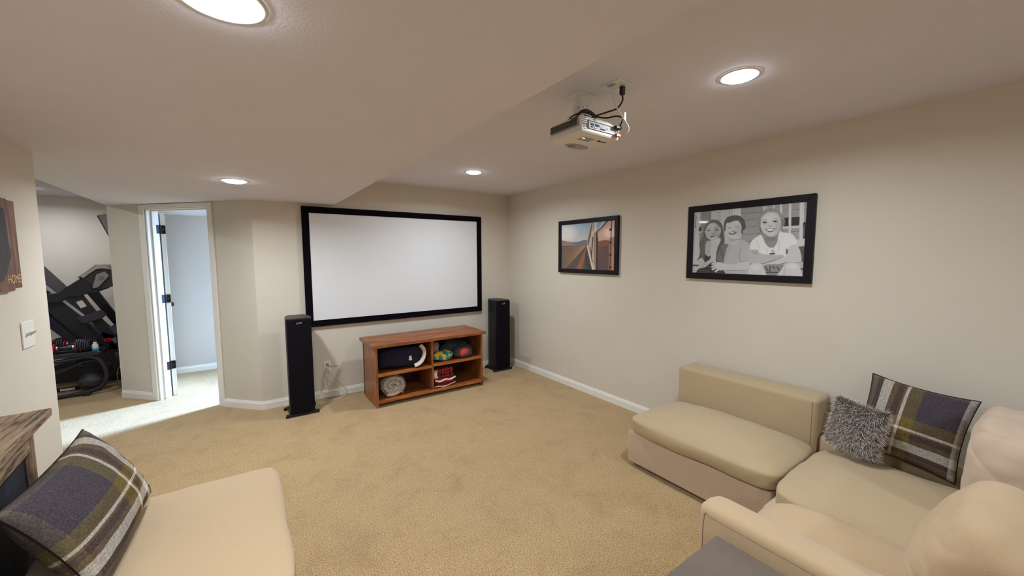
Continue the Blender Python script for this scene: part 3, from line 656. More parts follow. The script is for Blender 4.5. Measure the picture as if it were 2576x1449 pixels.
    for q in ([(1200, 1115), (1195, 1190)], [(1240, 1120), (1262, 1150)], [(1140, 1130), (1170, 1180)], [(1300, 1130), (1330, 1180)], [(1120, 1205), (1310, 1205)]): p.line(q, 14, 46, 0.85, 6)
    p.poly([(905, 1300), (902, 1160), (935, 1092), (1010, 1072), (1085, 1090), (1120, 1160), (1150, 1300)], 208, 7); p.ell(1000, 1130, 60, 36, 224, 30, a=0.7)
    p.poly([(1290, 1300), (1360, 1160), (1420, 1080), (1500, 1062), (1585, 1080), (1618, 1150), (1625, 1300)], 208, 7); p.ell(1510, 1120, 66, 36, 226, 30, a=0.7); p.line([(1400, 1150), (1390, 1260)], 20, 176, 0.7, 14)
    n_ = np.random.RandomState(3).randn(p.nz, p.nx)[..., None]; p.img = np.clip(p.img*0.96 + n_*2.0, 0, 250)
    return p
def train():
    p = Paint([(119, 352), (598, 312), (592, 778), (119, 757)], 190, 128)
    X, Y = p.X, p.Y
    tx = np.clip((X-119)/300, 0, 1)[..., None]; ty = np.clip((Y-330)/180, 0, 1)[..., None]
    p.img = (np.array([206, 208, 208])*(1-tx)+np.array([112, 160, 188])*tx)*(1-ty)+np.array([196, 188, 182])*ty
    p.ell(150, 430, 90, 70, (232, 226, 218), 60, a=0.8)
    p.poly([(100, 492), (150, 500), (200, 512), (255, 512), (310, 496), (360, 490), (370, 560), (100, 560)], (110, 104, 116), 6, False)
    p.poly([(100, 495), (200, 515), (260, 545), (100, 550)], (160, 120, 100), 14, False, a=0.7)
    p.poly([(100, 548), (345, 545), (420, 790), (100, 790)], (88, 72, 62), 5, False)
    for k in range(15):
        y_ = 560+k*13+k*k*0.35; p.line([(100, y_), (345, 545)], 2.5+k*0.25, (168, 128, 84), 0.75, 3)
    for k in range(8): p.line([(140+k*38, 790), (345, 545)], 3+k*0.6, (56, 42, 40), 0.7, 4)
    p.poly([(250, 770), (300, 650), (342, 548), (350, 560), (318, 700), (300, 770)], (168, 96, 56), 8, False, a=0.75)
    p.poly([(330, 640), (345, 550), (392, 770), (345, 770)], (58, 44, 48), 5, False)
    p.poly([(345, 545), (372, 330), (438, 322), (430, 470), (425, 775), (396, 770)], (190, 170, 150), 4, False)
    p.poly([(350, 540), (372, 420), (392, 326), (398, 326), (380, 450), (360, 540)], (80, 60, 56), 4, False)
    p.poly([(400, 350), (430, 330), (425, 400), (398, 440)], (226, 224, 216), 5, False); p.ell(408, 375, 10, 46, (150, 150, 150), 5, 0.1)
    p.poly([(345, 548), (358, 560), (412, 768), (396, 770)], (216, 200, 184), 3, False)
    p.line([(376, 560), (396, 700)], 7, (60, 40, 40)); p.line([(400, 470), (388, 650)], 9, (70, 44, 40)); p.line([(416, 430), (414, 720)], 7, (150, 90, 60))
    p.poly([(426, 425), (450, 430), (452, 775), (424, 775)], (52, 44, 48), 3, False)
    p.poly([(440, 420), (548, 305), (620, 300), (620, 500), (540, 492), (450, 510)], (208, 168, 150), 6, False)
    p.ell(545, 430, 46, 46, (244, 226, 208), 40, a=0.8); p.line([(438, 322), (500, 318), (440, 420)], 8, (216, 210, 204)); p.line([(432, 425), (540, 312)], 10, (44, 34, 36)); p.line([(446, 430), (556, 318)], 4, (150, 110, 90))
    p.poly([(450, 506), (510, 494), (548, 500), (545, 600), (450, 600)], (128, 76, 52), 6, False); p.poly([(450, 560), (545, 550), (545, 790), (450, 790)], (92, 62, 56), 8, False)
    for k in range(5): p.line([(455, 560+k*12), (545, 600+k*46)], 3, (136, 84, 56), 0.7)
    p.poly([(545, 480), (575, 470), (620, 480), (620, 790), (540, 790)], (178, 112, 74), 6, False); p.poly([(575, 560), (620, 560), (620, 790), (572, 790)], (206, 138, 100), 8, False)
    p.line([(566, 312), (552, 775)], 8, (40, 32, 38))
    for y_ in (400, 518, 632, 745): p.ell(556, y_, 12, 11, (26, 22, 30), 4)
    return p
def wall_picture(y0, y1, z0, z1, label, painter, wd):
    """y0 = the end nearer the screen wall"""
    x0 = RX-0.032
    t = thing('framed_picture', label, 'picture', (RX, (y0+y1)/2, z0), 0, 'framed pictures on the right wall')
    for P in ([(y0, z1), (y1, z1), (y1+wd, z1-wd), (y0-wd, z1-wd)], [(y0, z0), (y1, z0), (y1+wd, z0+wd), (y0-wd, z0+wd)],
              [(y0, z0), (y0, z1), (y0-wd, z1-wd), (y0-wd, z0+wd)], [(y1, z0), (y1, z1), (y1+wd, z1-wd), (y1+wd, z0+wd)]):
        obj('frame_rail', prism(P, 'x', x0, RX-0.004, 0.003), M['black'], t)
    obj('backing', BX(((x0+0.014, y1+0.01, z0+0.01), (RX-0.006, y0-0.01, z1-0.01))), M['dark'], t)
    pr = obj('print', painter.mesh('print', y0-wd+0.003, y1+wd-0.003, z0+wd-0.003, z1-wd+0.003, x0+0.010), M['paint'], t)
    return t
wall_picture(3.550, 2.648, 1.370, 1.978, 'black framed colour picture of a train beside fields at dusk, nearer the corner', train(), 0.047)
wall_picture(1.895, 0.995, 1.375, 1.982, 'black framed black and white portrait of three smiling children above the sofa', kids(), 0.050)
nt = M['paint'].node_tree; nt.nodes['Principled BSDF'].inputs['Coat Weight'].default_value = 0.6; nt.nodes['Principled BSDF'].inputs['Coat Roughness'].default_value = 0.04

# ------------------------------------------------------------------ floor speakers
def speaker(x, y, label):
    """front baffle at y, centred on x; local origin at the base centre of the front"""
    t = thing('floor_speaker', label, 'speaker', (x, y, 0), 0, 'tower speakers beside the screen')
    w_, d_, h_ = 0.222, 0.28, 0.975
    P = [(x-w_/2+0.006, y+0.012), (x-w_/2, y+0.05), (x-w_/2+0.006, y+0.19), (x-w_/2+0.04, y+d_), (x+w_/2-0.04, y+d_), (x+w_/2-0.006, y+0.19), (x+w_/2, y+0.05), (x+w_/2-0.006, y+0.012)]
    obj('cabinet', prism(P, 'z', 0.03, h_-0.012, 0.003), M['spk'], t)
    obj('top_panel', prism([(a, b) for a, b in P], 'z', h_-0.0118, h_, 0.002), M['spktop'], t)
    G = [(x-w_/2+0.004, y+0.012)]+[(x-w_/2+0.004+(w_-0.008)*k/10, y-0.014*math.sin(math.pi*k/10)) for k in range(11)]+[(x+w_/2-0.004, y+0.012)]
    autosmooth(obj('grille', prism(G, 'z', 0.045, h_-0.014, 0.0), M['cloth'], t), 30)
    obj('base_plinth', BX(((x-w_/2-0.006, y+0.0, 0.012), (x+w_/2+0.006, y+d_+0.004, 0.03)), bev=0.003), M['dark'], t)
    for sx in (-1, 1):
        for yy in (y+0.02, y+d_-0.03):
            bm = bmesh.new(); box(bm, (min(x+sx*(w_/2-0.03), x+sx*(w_/2+0.032)), yy-0.018, 0.010), (max(x+sx*(w_/2-0.03), x+sx*(w_/2+0.032)), yy+0.018, 0.026))
            lathe([(0.010, 0.0), (0.013, 0.004), (0.013, 0.012), (0.006, 0.034), (0.0005, 0.034)], 10, Matrix.Translation((x+sx*(w_/2+0.026), yy, 0.0)), bm, cap=True)
            obj('foot', bm, M['dark'], t)
    nm = txt('badge', 'polk', 0.028, M['silver'], t, Matrix.Translation((x+0.0, y-0.0142, h_-0.045)) @ Matrix.Rotation(math.pi/2, 4, 'X'), 0.001)
    return t
speaker(0.437, 4.243, 'tall black tower speaker standing left of the wooden cabinet')
speaker(2.885, 4.345, 'tall black tower speaker standing in the corner right of the wooden cabinet')

# ------------------------------------------------------------------ wooden cabinet
cx0, cx1, cy0, cy1, ch = 1.083, 2.348, 3.992, 4.475, 0.668
t = thing('media_cabinet', 'low open red oak cabinet with four cubbies under the projector screen', 'cabinet', ((cx0+cx1)/2, (cy0+cy1)/2, 0))
obj('top', BX(((cx0-0.035, cy0-0.028, ch-0.034), (cx1+0.035, cy1+0.02, ch)), bev=0.002), M['oak'], t)
for a in (cx0, cx1-0.021): obj('side_panel', BX(((a, cy0, 0), (a+0.021, cy1, ch-0.0345)), bev=0.001), M['oakside'], t)
mx_ = 1.692
obj('divider', BX(((mx_, cy0+0.003, 0.075), (mx_+0.021, cy1-0.012, ch-0.035))), M['oakside'], t)
obj('bottom_shelf', BX(((cx0+0.0215, cy0+0.004, 0.052), (cx1-0.0215, cy1-0.012, 0.0745))), M['oak'], t)
obj('shelf', BX(((cx0+0.0215, cy0+0.006, 0.335), (mx_-0.0005, cy1-0.012, 0.356))), M['oak'], t)
obj('shelf', BX(((mx_+0.0215, cy0+0.006, 0.347), (cx1-0.0215, cy1-0.012, 0.368))), M['oak'], t)
obj('edge_band', BX(((cx0+0.0215, cy0+0.001, 0.3265), (mx_-0.0005, cy0+0.0055, 0.3575)), bev=0.001), M['oakedge'], t)
obj('edge_band', BX(((mx_+0.0215, cy0+0.001, 0.3385), (cx1-0.0215, cy0+0.0055, 0.3695)), bev=0.001), M['oakedge'], t)
obj('edge_band', BX(((cx0+0.0215, cy0, 0.046), (cx1-0.0215, cy0+0.0035, 0.0755)), bev=0.001), M['oakedge'], t)
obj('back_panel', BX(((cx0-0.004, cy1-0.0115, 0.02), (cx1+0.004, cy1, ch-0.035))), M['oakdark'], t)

# ---- blankets in the cubbies
def surf_samples(V, F, n):
    V = np.array([tuple(v) for v in V]); P = []; N = []; T = []
    for f in F:
        T.append((f[0], f[1], f[2]))
        if len(f) == 4: T.append((f[0], f[2], f[3]))
    T = np.array(T); a, b, c = V[T[:, 0]], V[T[:, 1]], V[T[:, 2]]; cr = np.cross(b-a, c-a); A = np.linalg.norm(cr, axis=1)+1e-12
    k = RNG.choice(len(T), n, p=A/A.sum()); u = RNG.rand(n, 1); v = RNG.rand(n, 1); fl = (u+v) > 1; u = np.where(fl, 1-u, u); v = np.where(fl, 1-v, v)
    return a[k]+(b[k]-a[k])*u+(c[k]-a[k])*v, cr[k]/A[k][:, None]
def blob(w_, d_, h_, seed, wr=0.02, k=3.0, seg=12, puff=0.0, fr=1.0):
    bm = softbox(w_, d_, h_, k=k, puff=puff, seg=seg)
    off = Vector((seed*2.3, seed, 0))
    for v in bm.verts:
        d = Vector((v.co.x, v.co.y, v.co.z-h_/2)).normalized(); nz = noise.noise(v.co*9*fr+off)*wr + noise.noise(v.co*22*fr+off)*wr*0.5
        v.co += d*nz
        v.co.z = max(0.0, v.co.z)
    return bm
def cloth_thing(name, bm, m_, label, cat, loc, rz=0, group='blankets in the wooden cabinet'):
    o = obj(name, bm, m_, None, smooth=True, loc=loc); o.rotation_euler = (0, 0, rz); tag(o, label, cat, group); return o
SH1, SH2, SH0 = 0.3575, 0.3695, 0.0755
# rolled cream shaggy blanket: a spiral cross-section facing the room
def spiral_roll(R, L, turns, th):
    bm = bmesh.new(); n = int(turns*28); prof = []
    for i in range(n+1):
        a = 2*math.pi*i/28; r_ = R - (R-0.02)*i/n
        prof.append((math.cos(a-2.1)*r_*1.12, math.sin(a-2.1)*r_*0.98))
    inner = [(x*(1-th/max(0.02, math.hypot(x, z))), z*(1-th/max(0.02, math.hypot(x, z)))) for x, z in prof]
    ys = [0, 0.012, L*0.25, L*0.5, L*0.75, L-0.012, L]; off = [0.012, 0, 0, 0, 0, 0, 0.012]
    grid = []
    for y_, o_ in zip(ys, off):
        grid.append([bm.verts.new((a*(1-o_*0.3), y_+noise.noise(Vector((a*20, y_, b*20)))*0.008, b*(1-o_*0.3))) for a, b in prof] + [bm.verts.new((a, y_+o_*0.3, b)) for a, b in inner[::-1]])
    for g, h in zip(grid, grid[1:]):
        m2 = len(g)
        for i in range(m2): bm.faces.new((g[i], g[(i+1) % m2], h[(i+1) % m2], h[i]))
    for g in (grid[0], grid[-1]):
        m2 = len(g)
        for i in range(m2//2-1): bm.faces.new((g[i], g[i+1], g[m2-2-i], g[m2-1-i]))
    return bm
tr_ = thing('rolled_blanket', 'rolled shaggy cream blanket in the lower left cubby of the cabinet', 'blanket', (1.245, 4.03, SH0), 0, 'blankets in the wooden cabinet')
rb = spiral_roll(0.120, 0.34, 2.4, 0.040); bmesh.ops.transform(rb, matrix=Matrix.Translation((1.268, 4.035, SH0+0.122)) @ Matrix.Diagonal((1.05, 1, 1, 1)), verts=rb.verts)
bmesh.ops.recalc_face_normals(rb, faces=rb.faces); V = [v.co.copy() for v in rb.verts]; F = [[v.index for v in f.verts] for f in rb.faces]; rb.verts.index_update(); F = [[v.index for v in f.verts] for f in rb.faces]
obj('blanket_roll', rb, M['cream'], tr_, smooth=True)
Ps, Ns = surf_samples(V, F, 14000); keep = (Ps[:, 1] < 4.10) & (Ps[:, 2] > SH0+0.045) & (Ps[:, 2] < SH0+0.218) & (Ps[:, 0] > 1.135)
strands('pile', Ps[keep], Ns[keep], 0.022, 0.0034, tr_, lin((120, 100, 92)), lin((244, 230, 216)), comb=(0, 0, -0.4), jit=1.2, seg=2)
# navy bundle
nb = thing('navy_blanket', 'dark navy fleece bundle with a curled grey trim in the upper left cubby', 'blanket', (1.38, 4.2, SH1), 0, 'blankets in the wooden cabinet')
bm = blob(0.54, 0.38, 0.24, 3, 0.035, 3.2); bmesh.ops.transform(bm, matrix=Matrix.Translation((1.395, 4.21, SH1)), verts=bm.verts); obj('fleece', bm, M['navy'], nb, smooth=True)
obj('curled_trim', tube([(1.585, 4.05, SH1+0.235), (1.612, 4.022, SH1+0.19), (1.612, 4.012, SH1+0.13), (1.585, 4.008, SH1+0.07), (1.535, 4.006, SH1+0.035), (1.50, 4.012, SH1+0.028)], 0.02, 12, 6, flat=(0.011, 0.024)), M['cream'], nb, smooth=True)
obj('knot', blob(0.06, 0.05, 0.07, 9, 0.02, 2.4, 6), M['cream'], nb, smooth=True).location = (0.075, -0.19, 0.085)
nb.children[-1].matrix_parent_inverse = Matrix.Identity(4)
# right upper cubby
cloth_thing('plush_blanket', blob(0.140, 0.15, 0.205, 5, 0.022, 4), M['pinkgrey'], 'crumpled mauve grey plush blanket at the left back of the upper right cubby', 'blanket', (1.804, 4.235, SH2))
cloth_thing('printed_blanket', blob(0.255, 0.11, 0.108, 7, 0.024, 2.6), M['teal'], 'teal and yellow printed fleece heaped at the front of the upper right cubby', 'blanket', (1.862, 4.073, SH2))
kt = thing('knitted_blanket', 'slate grey knitted blanket rolled at the right of the upper right cubby', 'blanket', (2.1, 4.2, SH2), 0, 'blankets in the wooden cabinet')
bm = blob(0.36, 0.24, 0.19, 11, 0.03, 3); bmesh.ops.transform(bm, matrix=Matrix.Translation((2.10, 4.31, SH2)), verts=bm.verts); obj('knit_fold', bm, M['slatecl'], kt, smooth=True)
bm = blob(0.23, 0.15, 0.135, 12, 0.02, 2.6); bmesh.ops.transform(bm, matrix=Matrix.Translation((2.125, 4.09, SH2)), verts=bm.verts); obj('knit_fold', bm, M['slatecl'], kt, smooth=True)
bm = blob(0.13, 0.07, 0.105, 13, 0.022, 2.4); bmesh.ops.transform(bm, matrix=Matrix.Translation((2.135, 4.035, SH2+0.012)), verts=bm.verts); tag(obj('coral_edging', bm, M['coral'], kt, smooth=True), 'coral pink knit edging')
# red folded blankets
def folded(w_, d_, h_, n, seed):
    bm = bmesh.new()
    for k in range(n):
        b2 = softbox(w_, d_, h_/n*1.04, k=6, seg=8, wr=0.007, seed=seed+k); me = bpy.data.meshes.new('t'); bmesh.ops.translate(b2, verts=b2.verts, vec=(0.004*(k % 2), 0, k*h_/n)); b2.to_mesh(me); b2.free(); bm.from_mesh(me); bpy.data.meshes.remove(me)
    return bm
rt = thing('tartan_blanket', 'folded red and black tartan blanket with white sherpa lining on top of the red pile', 'blanket', (1.86, 4.15, SH0+0.1), 0, 'blankets in the wooden cabinet')
bm = folded(0.24, 0.26, 0.10, 3, 20); bmesh.ops.transform(bm, matrix=Matrix.Translation((1.872, 4.165, SH0+0.104)), verts=bm.verts); obj('tartan_face', bm, M['tartan'], rt, smooth=True)
obj('sherpa_lining', tube([(1.760, 4.05, SH0+0.19), (1.744, 4.03, SH0+0.175), (1.740, 4.024, SH0+0.145), (1.748, 4.024, SH0+0.122), (1.765, 4.04, SH0+0.112)], 0.02, 10, 6, flat=(0.026, 0.012)), M['cream'], rt, smooth=True)
rt = thing('red_blanket', 'folded red fleece blanket with white sherpa edges at the bottom of the lower right cubby', 'blanket', (1.86, 4.15, SH0), 0, 'blankets in the wooden cabinet')
bm = folded(0.255, 0.27, 0.10, 3, 30); bmesh.ops.transform(bm, matrix=Matrix.Translation((1.862, 4.165, SH0)), verts=bm.verts); obj('red_face', bm, M['redcl'], rt, smooth=True)
for a, b in (([(1.74, 4.024, SH0+0.088), (1.80, 4.016, SH0+0.070), (1.86, 4.014, SH0+0.084), (1.92, 4.016, SH0+0.074), (1.995, 4.024, SH0+0.092)], (0.011, 0.011)),
             ([(1.735, 4.024, SH0+0.012), (1.78, 4.018, SH0+0.018), (1.86, 4.018, SH0+0.006), (1.995, 4.026, SH0+0.030)], (0.007, 0.006))):
    obj('sherpa_edge', tube(a, 0.01, 8, 6, flat=b), M['cream'], rt, smooth=True)
# ------------------------------------------------------------------ ceiling projector
pz0, pz1 = 2.150, 2.230
px0, px1, py0, py1 = 1.330, 1.598, 1.345, 1.570
t = thing('projector', 'white ceiling projector hanging upside down with ports on its rear face', 'projector', (1.46, 1.46, pz0))
obj('shell', BX(((px0, py0, pz0+0.03), (px1, py1, pz1)), bev=0.012, seg=3), M['projwhite'], t, smooth=False)
bm = prism([(px0-0.001, py0-0.001), (px1+0.001, py0-0.001), (px1+0.001, py1), (px1-0.04, py1+0.014), (px0+0.05, py1+0.014), (px0-0.001, py1-0.01)], 'z', pz0, pz0+0.036, 0.010)
obj('lower_shell', bm, M['projwhite'], t)
sd = obj('side_grille', BX(((px0-0.0035, py0+0.012, pz0+0.034), (px0+0.002, py1-0.012, pz1-0.014))), M['projgrey'], t)
for k in range(5):
    zz = pz0+0.038+k*0.0062
    obj('vent_slot', BX(((px0-0.0045, py0+0.022, zz), (px0-0.003, py1-0.018, zz+0.0036))), M['dark'], sd)
# rear connector bay
bay = obj('connector_panel', BX(((px0+0.055, py0-0.0025, pz0+0.028), (px1-0.012, py0-0.0005, pz1-0.020))), M['bay'], t)
bm = bmesh.new(); box(bm, (px0+0.050, py0-0.006, pz1-0.022), (px1-0.010, py0-0.001, pz1-0.016)); box(bm, (px0+0.050, py0-0.006, pz0+0.022), (px1-0.010, py0-0.001, pz0+0.027)); box(bm, (px1-0.011, py0-0.006, pz0+0.027), (px1-0.006, py0-0.001, pz1-0.022)); box(bm, (px0+0.048, py0-0.006, pz0+0.022), (px0+0.052, py0-0.001, pz1-0.024))
obj('bay_frame', bm, M['projgrey'], t)
for (xa, za, wa, ha, mm_) in ((0.066, 0.041, 0.020, 0.007, 'dark'), (0.096, 0.040, 0.022, 0.009, 'dark'), (0.068, 0.031, 0.010, 0.005, 'dark'), (0.088, 0.030, 0.018, 0.005, 'projgrey'), (0.130, 0.030, 0.034, 0.005, 'dark'), (0.125, 0.042, 0.018, 0.005, 'projgrey'), (0.176, 0.038, 0.012, 0.007, 'projgrey'), (0.08, 0.066, 0.018, 0.003, 'dark')):
    obj('port', BX(((px0+xa, py0-0.0045, pz0+za), (px0+xa+wa, py0-0.0024, pz0+za+ha))), M[mm_], t if za > 0.06 else bay)
bm = bmesh.new()
for c in range(5):
    for r_ in range(4):
        y_ = py0+0.016+c*0.010+(r_ % 2)*0.005; z_ = pz1-0.007-r_*0.0055
        v = box(bm, (px0-0.0035, y_, z_-0.0035), (px0-0.0002, y_+0.0055, z_)); 
for c in range(3):
    for r_ in range(7):
        if r_ == 4: continue
        x_ = px0+0.012+c*0.009+(r_ % 2)*0.003; z_ = pz1-0.010-r_*0.0085
        box(bm, (x_, py0-0.0012, z_-0.0045), (x_+0.0045, py0+0.002, z_))
tag(obj('vent_holes', bm, M['dark'], t), kind='stuff')
# underside: filter door, focus recess, lens, badge
obj('control_pad', BX(((px0+0.072, py0+0.050, pz0-0.0015), (px0+0.150, py0+0.098, pz0+0.001)), bev=0.001), M['projgrey'], t)
obj('status_light', BX(((px0+0.075, py0+0.060, pz0-0.003), (px0+0.092, py0+0.066, pz0-0.0012))), M['led'], t)
obj('lens_recess', lathe([(0.0005, 0), (1, 0), (1.0, 1.0), (0.0005, 1.0)], 28, Matrix.Translation((px0+0.165, py1-0.030, pz0-0.002)) @ Matrix.Diagonal((0.078, 0.036, 0.004, 1)), cap=False), M['projgrey'], t)
obj('lens', lathe([(0.0005, 0.0), (0.012, 0.002), (0.022, 0.006), (0.024, 0.016), (0.024, 0.03)], 28, Matrix.Translation((px0+0.105, py1+0.016, pz0+0.036)) @ Matrix.Rotation(math.pi/2, 4, 'X')), M['glassl'], t, smooth=True)
obj('focus_ring', BX(((px0+0.120, py1-0.040, pz0-0.006), (px0+0.150, py1-0.012, pz0-0.002)), bev=0.001), M['glassl'], t)
txt('badge', 'BenQ', 0.026, M['dark'], t, Matrix.Translation((px1-0.060, py0+0.060, pz0-0.0006)) @ Matrix.Rotation(math.pi, 4, 'Y') @ Matrix.Rotation(math.radians(180), 4, 'Z'), 0.0008)

t = thing('projector_mount', 'white metal ceiling mount bracket above the projector', 'mount', (1.535, 1.545, H))
obj('ceiling_plate', BX(((1.478, 1.497, H-0.004), (1.592, 1.590, H-0.0003)), bev=0.0015), M['plastic'], t)
obj('bracket', prism([(1.505, 1.52), (1.565, 1.52), (1.565, 1.566), (1.562, 1.566), (1.562, 1.523), (1.508, 1.523), (1.508, 1.566), (1.505, 1.566)], 'z', 2.335, H-0.004), M['plastic'], t)
obj('lower_bracket', prism([(1.500, 1.515), (1.570, 1.515), (1.570, 1.573), (1.567, 1.573), (1.567, 1.518), (1.503, 1.518), (1.503, 1.573), (1.500, 1.573)], 'z', pz1+0.012, 2.372), M['plastic'], t)
for (x_, z_) in ((1.522, 2.352), (1.535, 2.330), (1.550, 2.36), (1.535, 2.30)):
    obj('bolt', lathe([(0.0005, 0), (0.0055, 0), (0.0055, 0.003), (0.0005, 0.004)], 10, Matrix.Translation((x_, 1.5148, z_)) @ Matrix.Rotation(math.pi/2, 4, 'X')), M['silver'], t)
for (y_, z_) in ((1.535, 2.350), (1.55, 2.322)):
    obj('bolt', lathe([(0.0005, 0), (0.0055, 0), (0.0055, 0.003), (0.0005, 0.004)], 10, Matrix.Translation((1.4998, y_, z_)) @ Matrix.Rotation(-math.pi/2, 4, 'Y')), M['silver'], t)
for k in range(3):
    a = k*2.2+0.6; e_ = (1.535+0.075*math.cos(a), 1.50+0.070*math.sin(a))
    obj('arm', BX(((0, -0.009, pz1+0.0005), (0.08, 0.009, pz1+0.0035)), mtx=Matrix.Translation((1.535, 1.54, 0)) @ Matrix.Rotation(math.atan2(e_[1]-1.54, e_[0]-1.535), 4, 'Z')), M['projgrey'], t)
obj('hub', BX(((1.495, 1.512, pz1+0.0036), (1.575, 1.576, pz1+0.0118)), bev=0.001), M['projgrey'], t)

t = thing('ceiling_outlet', 'white outlet plate on the ceiling beside the projector mount', 'outlet', (1.587, 1.353, H))
obj('plate', BX(((1.528, 1.294, H-0.005), (1.647, 1.412, H-0.0003)), bev=0.0015), M['plastic'], t)
obj('data_jack', BX(((1.538, 1.338, H-0.008), (1.560, 1.378, H-0.0052)), bev=0.0008), M['projgrey'], t)
for y_ in (1.32, 1.372): obj('socket', BX(((1.600, y_-0.012, H-0.0065), (1.628, y_+0.012, H-0.0052)), bev=0.0006), M['trim'], t)
t = thing('power_cord', 'black power cord looped round the mount from the ceiling outlet to the projector', 'cord', (1.612, 1.330, H-0.03))
PG = (1.606, 1.335)
obj('plug', prism([(PG[0]-0.012, PG[1]-0.010), (PG[0]+0.012, PG[1]-0.010), (PG[0]+0.012, PG[1]+0.010), (PG[0]-0.012, PG[1]+0.010)], 'z', H-0.048, H-0.0067, 0.004), M['cord'], t)
obj('cable', tube([(PG[0], PG[1], H-0.046), (1.608, 1.335, H-0.075), (1.600, 1.36, H-0.105), (1.598, 1.42, H-0.106), (1.584, 1.50, H-0.108), (1.58, 1.59, H-0.11), (1.535, 1.60, H-0.108), (1.488, 1.585, H-0.110), (1.484, 1.505, H-0.108), (1.52, 1.494, H-0.104), (1.58, 1.490, H-0.112), (1.61, 1.44, H-0.128), (1.616, 1.38, H-0.135), (1.612, 1.332, H-0.158), (1.598, 1.326, H-0.18), (1.588, 1.334, H-0.206)], 0.0042, 8, 6), M['cord'], t, smooth=True)
obj('cable_loop', tube([(1.478, 1.53, H-0.130), (1.477, 1.495, H-0.110), (1.505, 1.484, H-0.098), (1.545, 1.484, H-0.102), (1.590, 1.50, H-0.114), (1.590, 1.56, H-0.12), (1.54, 1.604, H-0.118), (1.486, 1.596, H-0.122), (1.478, 1.53, H-0.130)], 0.0072, 8, 6), M['cord'], t, smooth=True)
obj('cable_drop', tube([(1.50, 1.492, H-0.120), (1.52, 1.47, H-0.138), (1.535, 1.44, pz1+0.004)], 0.0035, 8, 6), M['cord'], t, smooth=True)
obj('connector', BX(((1.552, 1.322, pz1-0.032), (1.594, py0-0.0065, pz1-0.016)), bev=0.004), M['cord'], t)
t = thing('video_cable', 'white flat cable with an orange plug hanging from the ceiling outlet to the projector', 'cable', (1.549, 1.358, H-0.01))
obj('cable', tube([(1.549, 1.352, H-0.008), (1.552, 1.345, H-0.06), (1.562, 1.33, H-0.12), (1.585, 1.31, H-0.17), (1.612, 1.30, H-0.205), (1.618, 1.305, H-0.23), (1.600, 1.322, H-0.244)], 0.005, 8, 6, flat=(0.0045, 0.003)), M['wcord'], t, smooth=True)
obj('orange_plug', BX(((1.560, 1.326, H-0.256), (1.592, py0-0.0065, H-0.243)), bev=0.002), M['orange'], t)
obj('tag', BX(((1.592, 1.308, H-0.185), (1.606, 1.309, H-0.140))), M['sticker'], t)

# ------------------------------------------------------------------ switch, sign, wall outlet
XL = -0.87
t = thing('light_switch', 'white double toggle light switch plate on the left wall below the sign', 'light switch', (XL, 2.887, 1.2))
obj('plate', BX(((XL+0.0005, 2.822, 1.136), (XL+0.006, 2.952, 1.264)), bev=0.0025), M['plastic'], t)
for y_ in (2.862, 2.912):
    obj('bezel', BX(((XL+0.0061, y_-0.006, 1.187), (XL+0.0075, y_+0.006, 1.213))), M['trim'], t)
    o = obj('toggle', prism([(XL+0.0076, 1.192), (XL+0.0076, 1.206), (XL+0.022, 1.214), (XL+0.024, 1.208)], 'y', y_-0.004, y_+0.004, 0.001), M['silver'], t)
    for z_ in (1.17, 1.23): obj('screw', lathe([(0.0005, 0), (0.003, 0), (0.0005, 0.001)], 8, Matrix.Translation((XL+0.006, y_, z_)) @ Matrix.Rotation(math.pi/2, 4, 'Y')), M['trim'], t)
t = thing('wall_sign', 'rustic plank sign reading HOME with a dark state outline on the left wall', 'sign', (XL, 2.69, 1.43))
# boards lie side by side; the sign carries on past the frame of the photograph
yb_ = 2.826
for k, (w_, zt, zb) in enumerate(((0.070, 1.832, 1.432), (0.085, 1.836, 1.424), (0.078, 1.832, 1.424), (0.085, 1.838, 1.426), (0.06, 1.834, 1.424))):
    obj('plank', BX(((XL+0.002, yb_-w_+0.001, zb), (XL+0.020, yb_, zt)), bev=0.001), M['signwood'], t); yb_ -= w_
sil = [(a-0.036, b) for a, b in [(2.752, 1.792), (2.762, 1.70), (2.770, 1.62), (2.778, 1.585), (2.768, 1.560), (2.752, 1.556), (2.745, 1.535), (2.730, 1.520), (2.722, 1.498), (2.705, 1.492), (2.690, 1.474), (2.660, 1.470), (2.640, 1.476), (2.615, 1.462), (2.600, 1.50), (2.612, 1.56), (2.606, 1.66), (2.602, 1.784), (2.64, 1.790)]]
obj('state_outline', prism(sil, 'x', XL+0.0201, XL+0.0225), M['signdark'], t)
txt('lettering', 'HOME', 0.056, M['tan'], t, Matrix.Translation((XL+0.0206, 2.755, 1.473)) @ Matrix.Rotation(math.pi/2, 4, 'Z') @ Matrix.Rotation(math.pi/2, 4, 'X') @ Matrix.Diagonal((0.80, 1.0, 1, 1)), 0.0008)

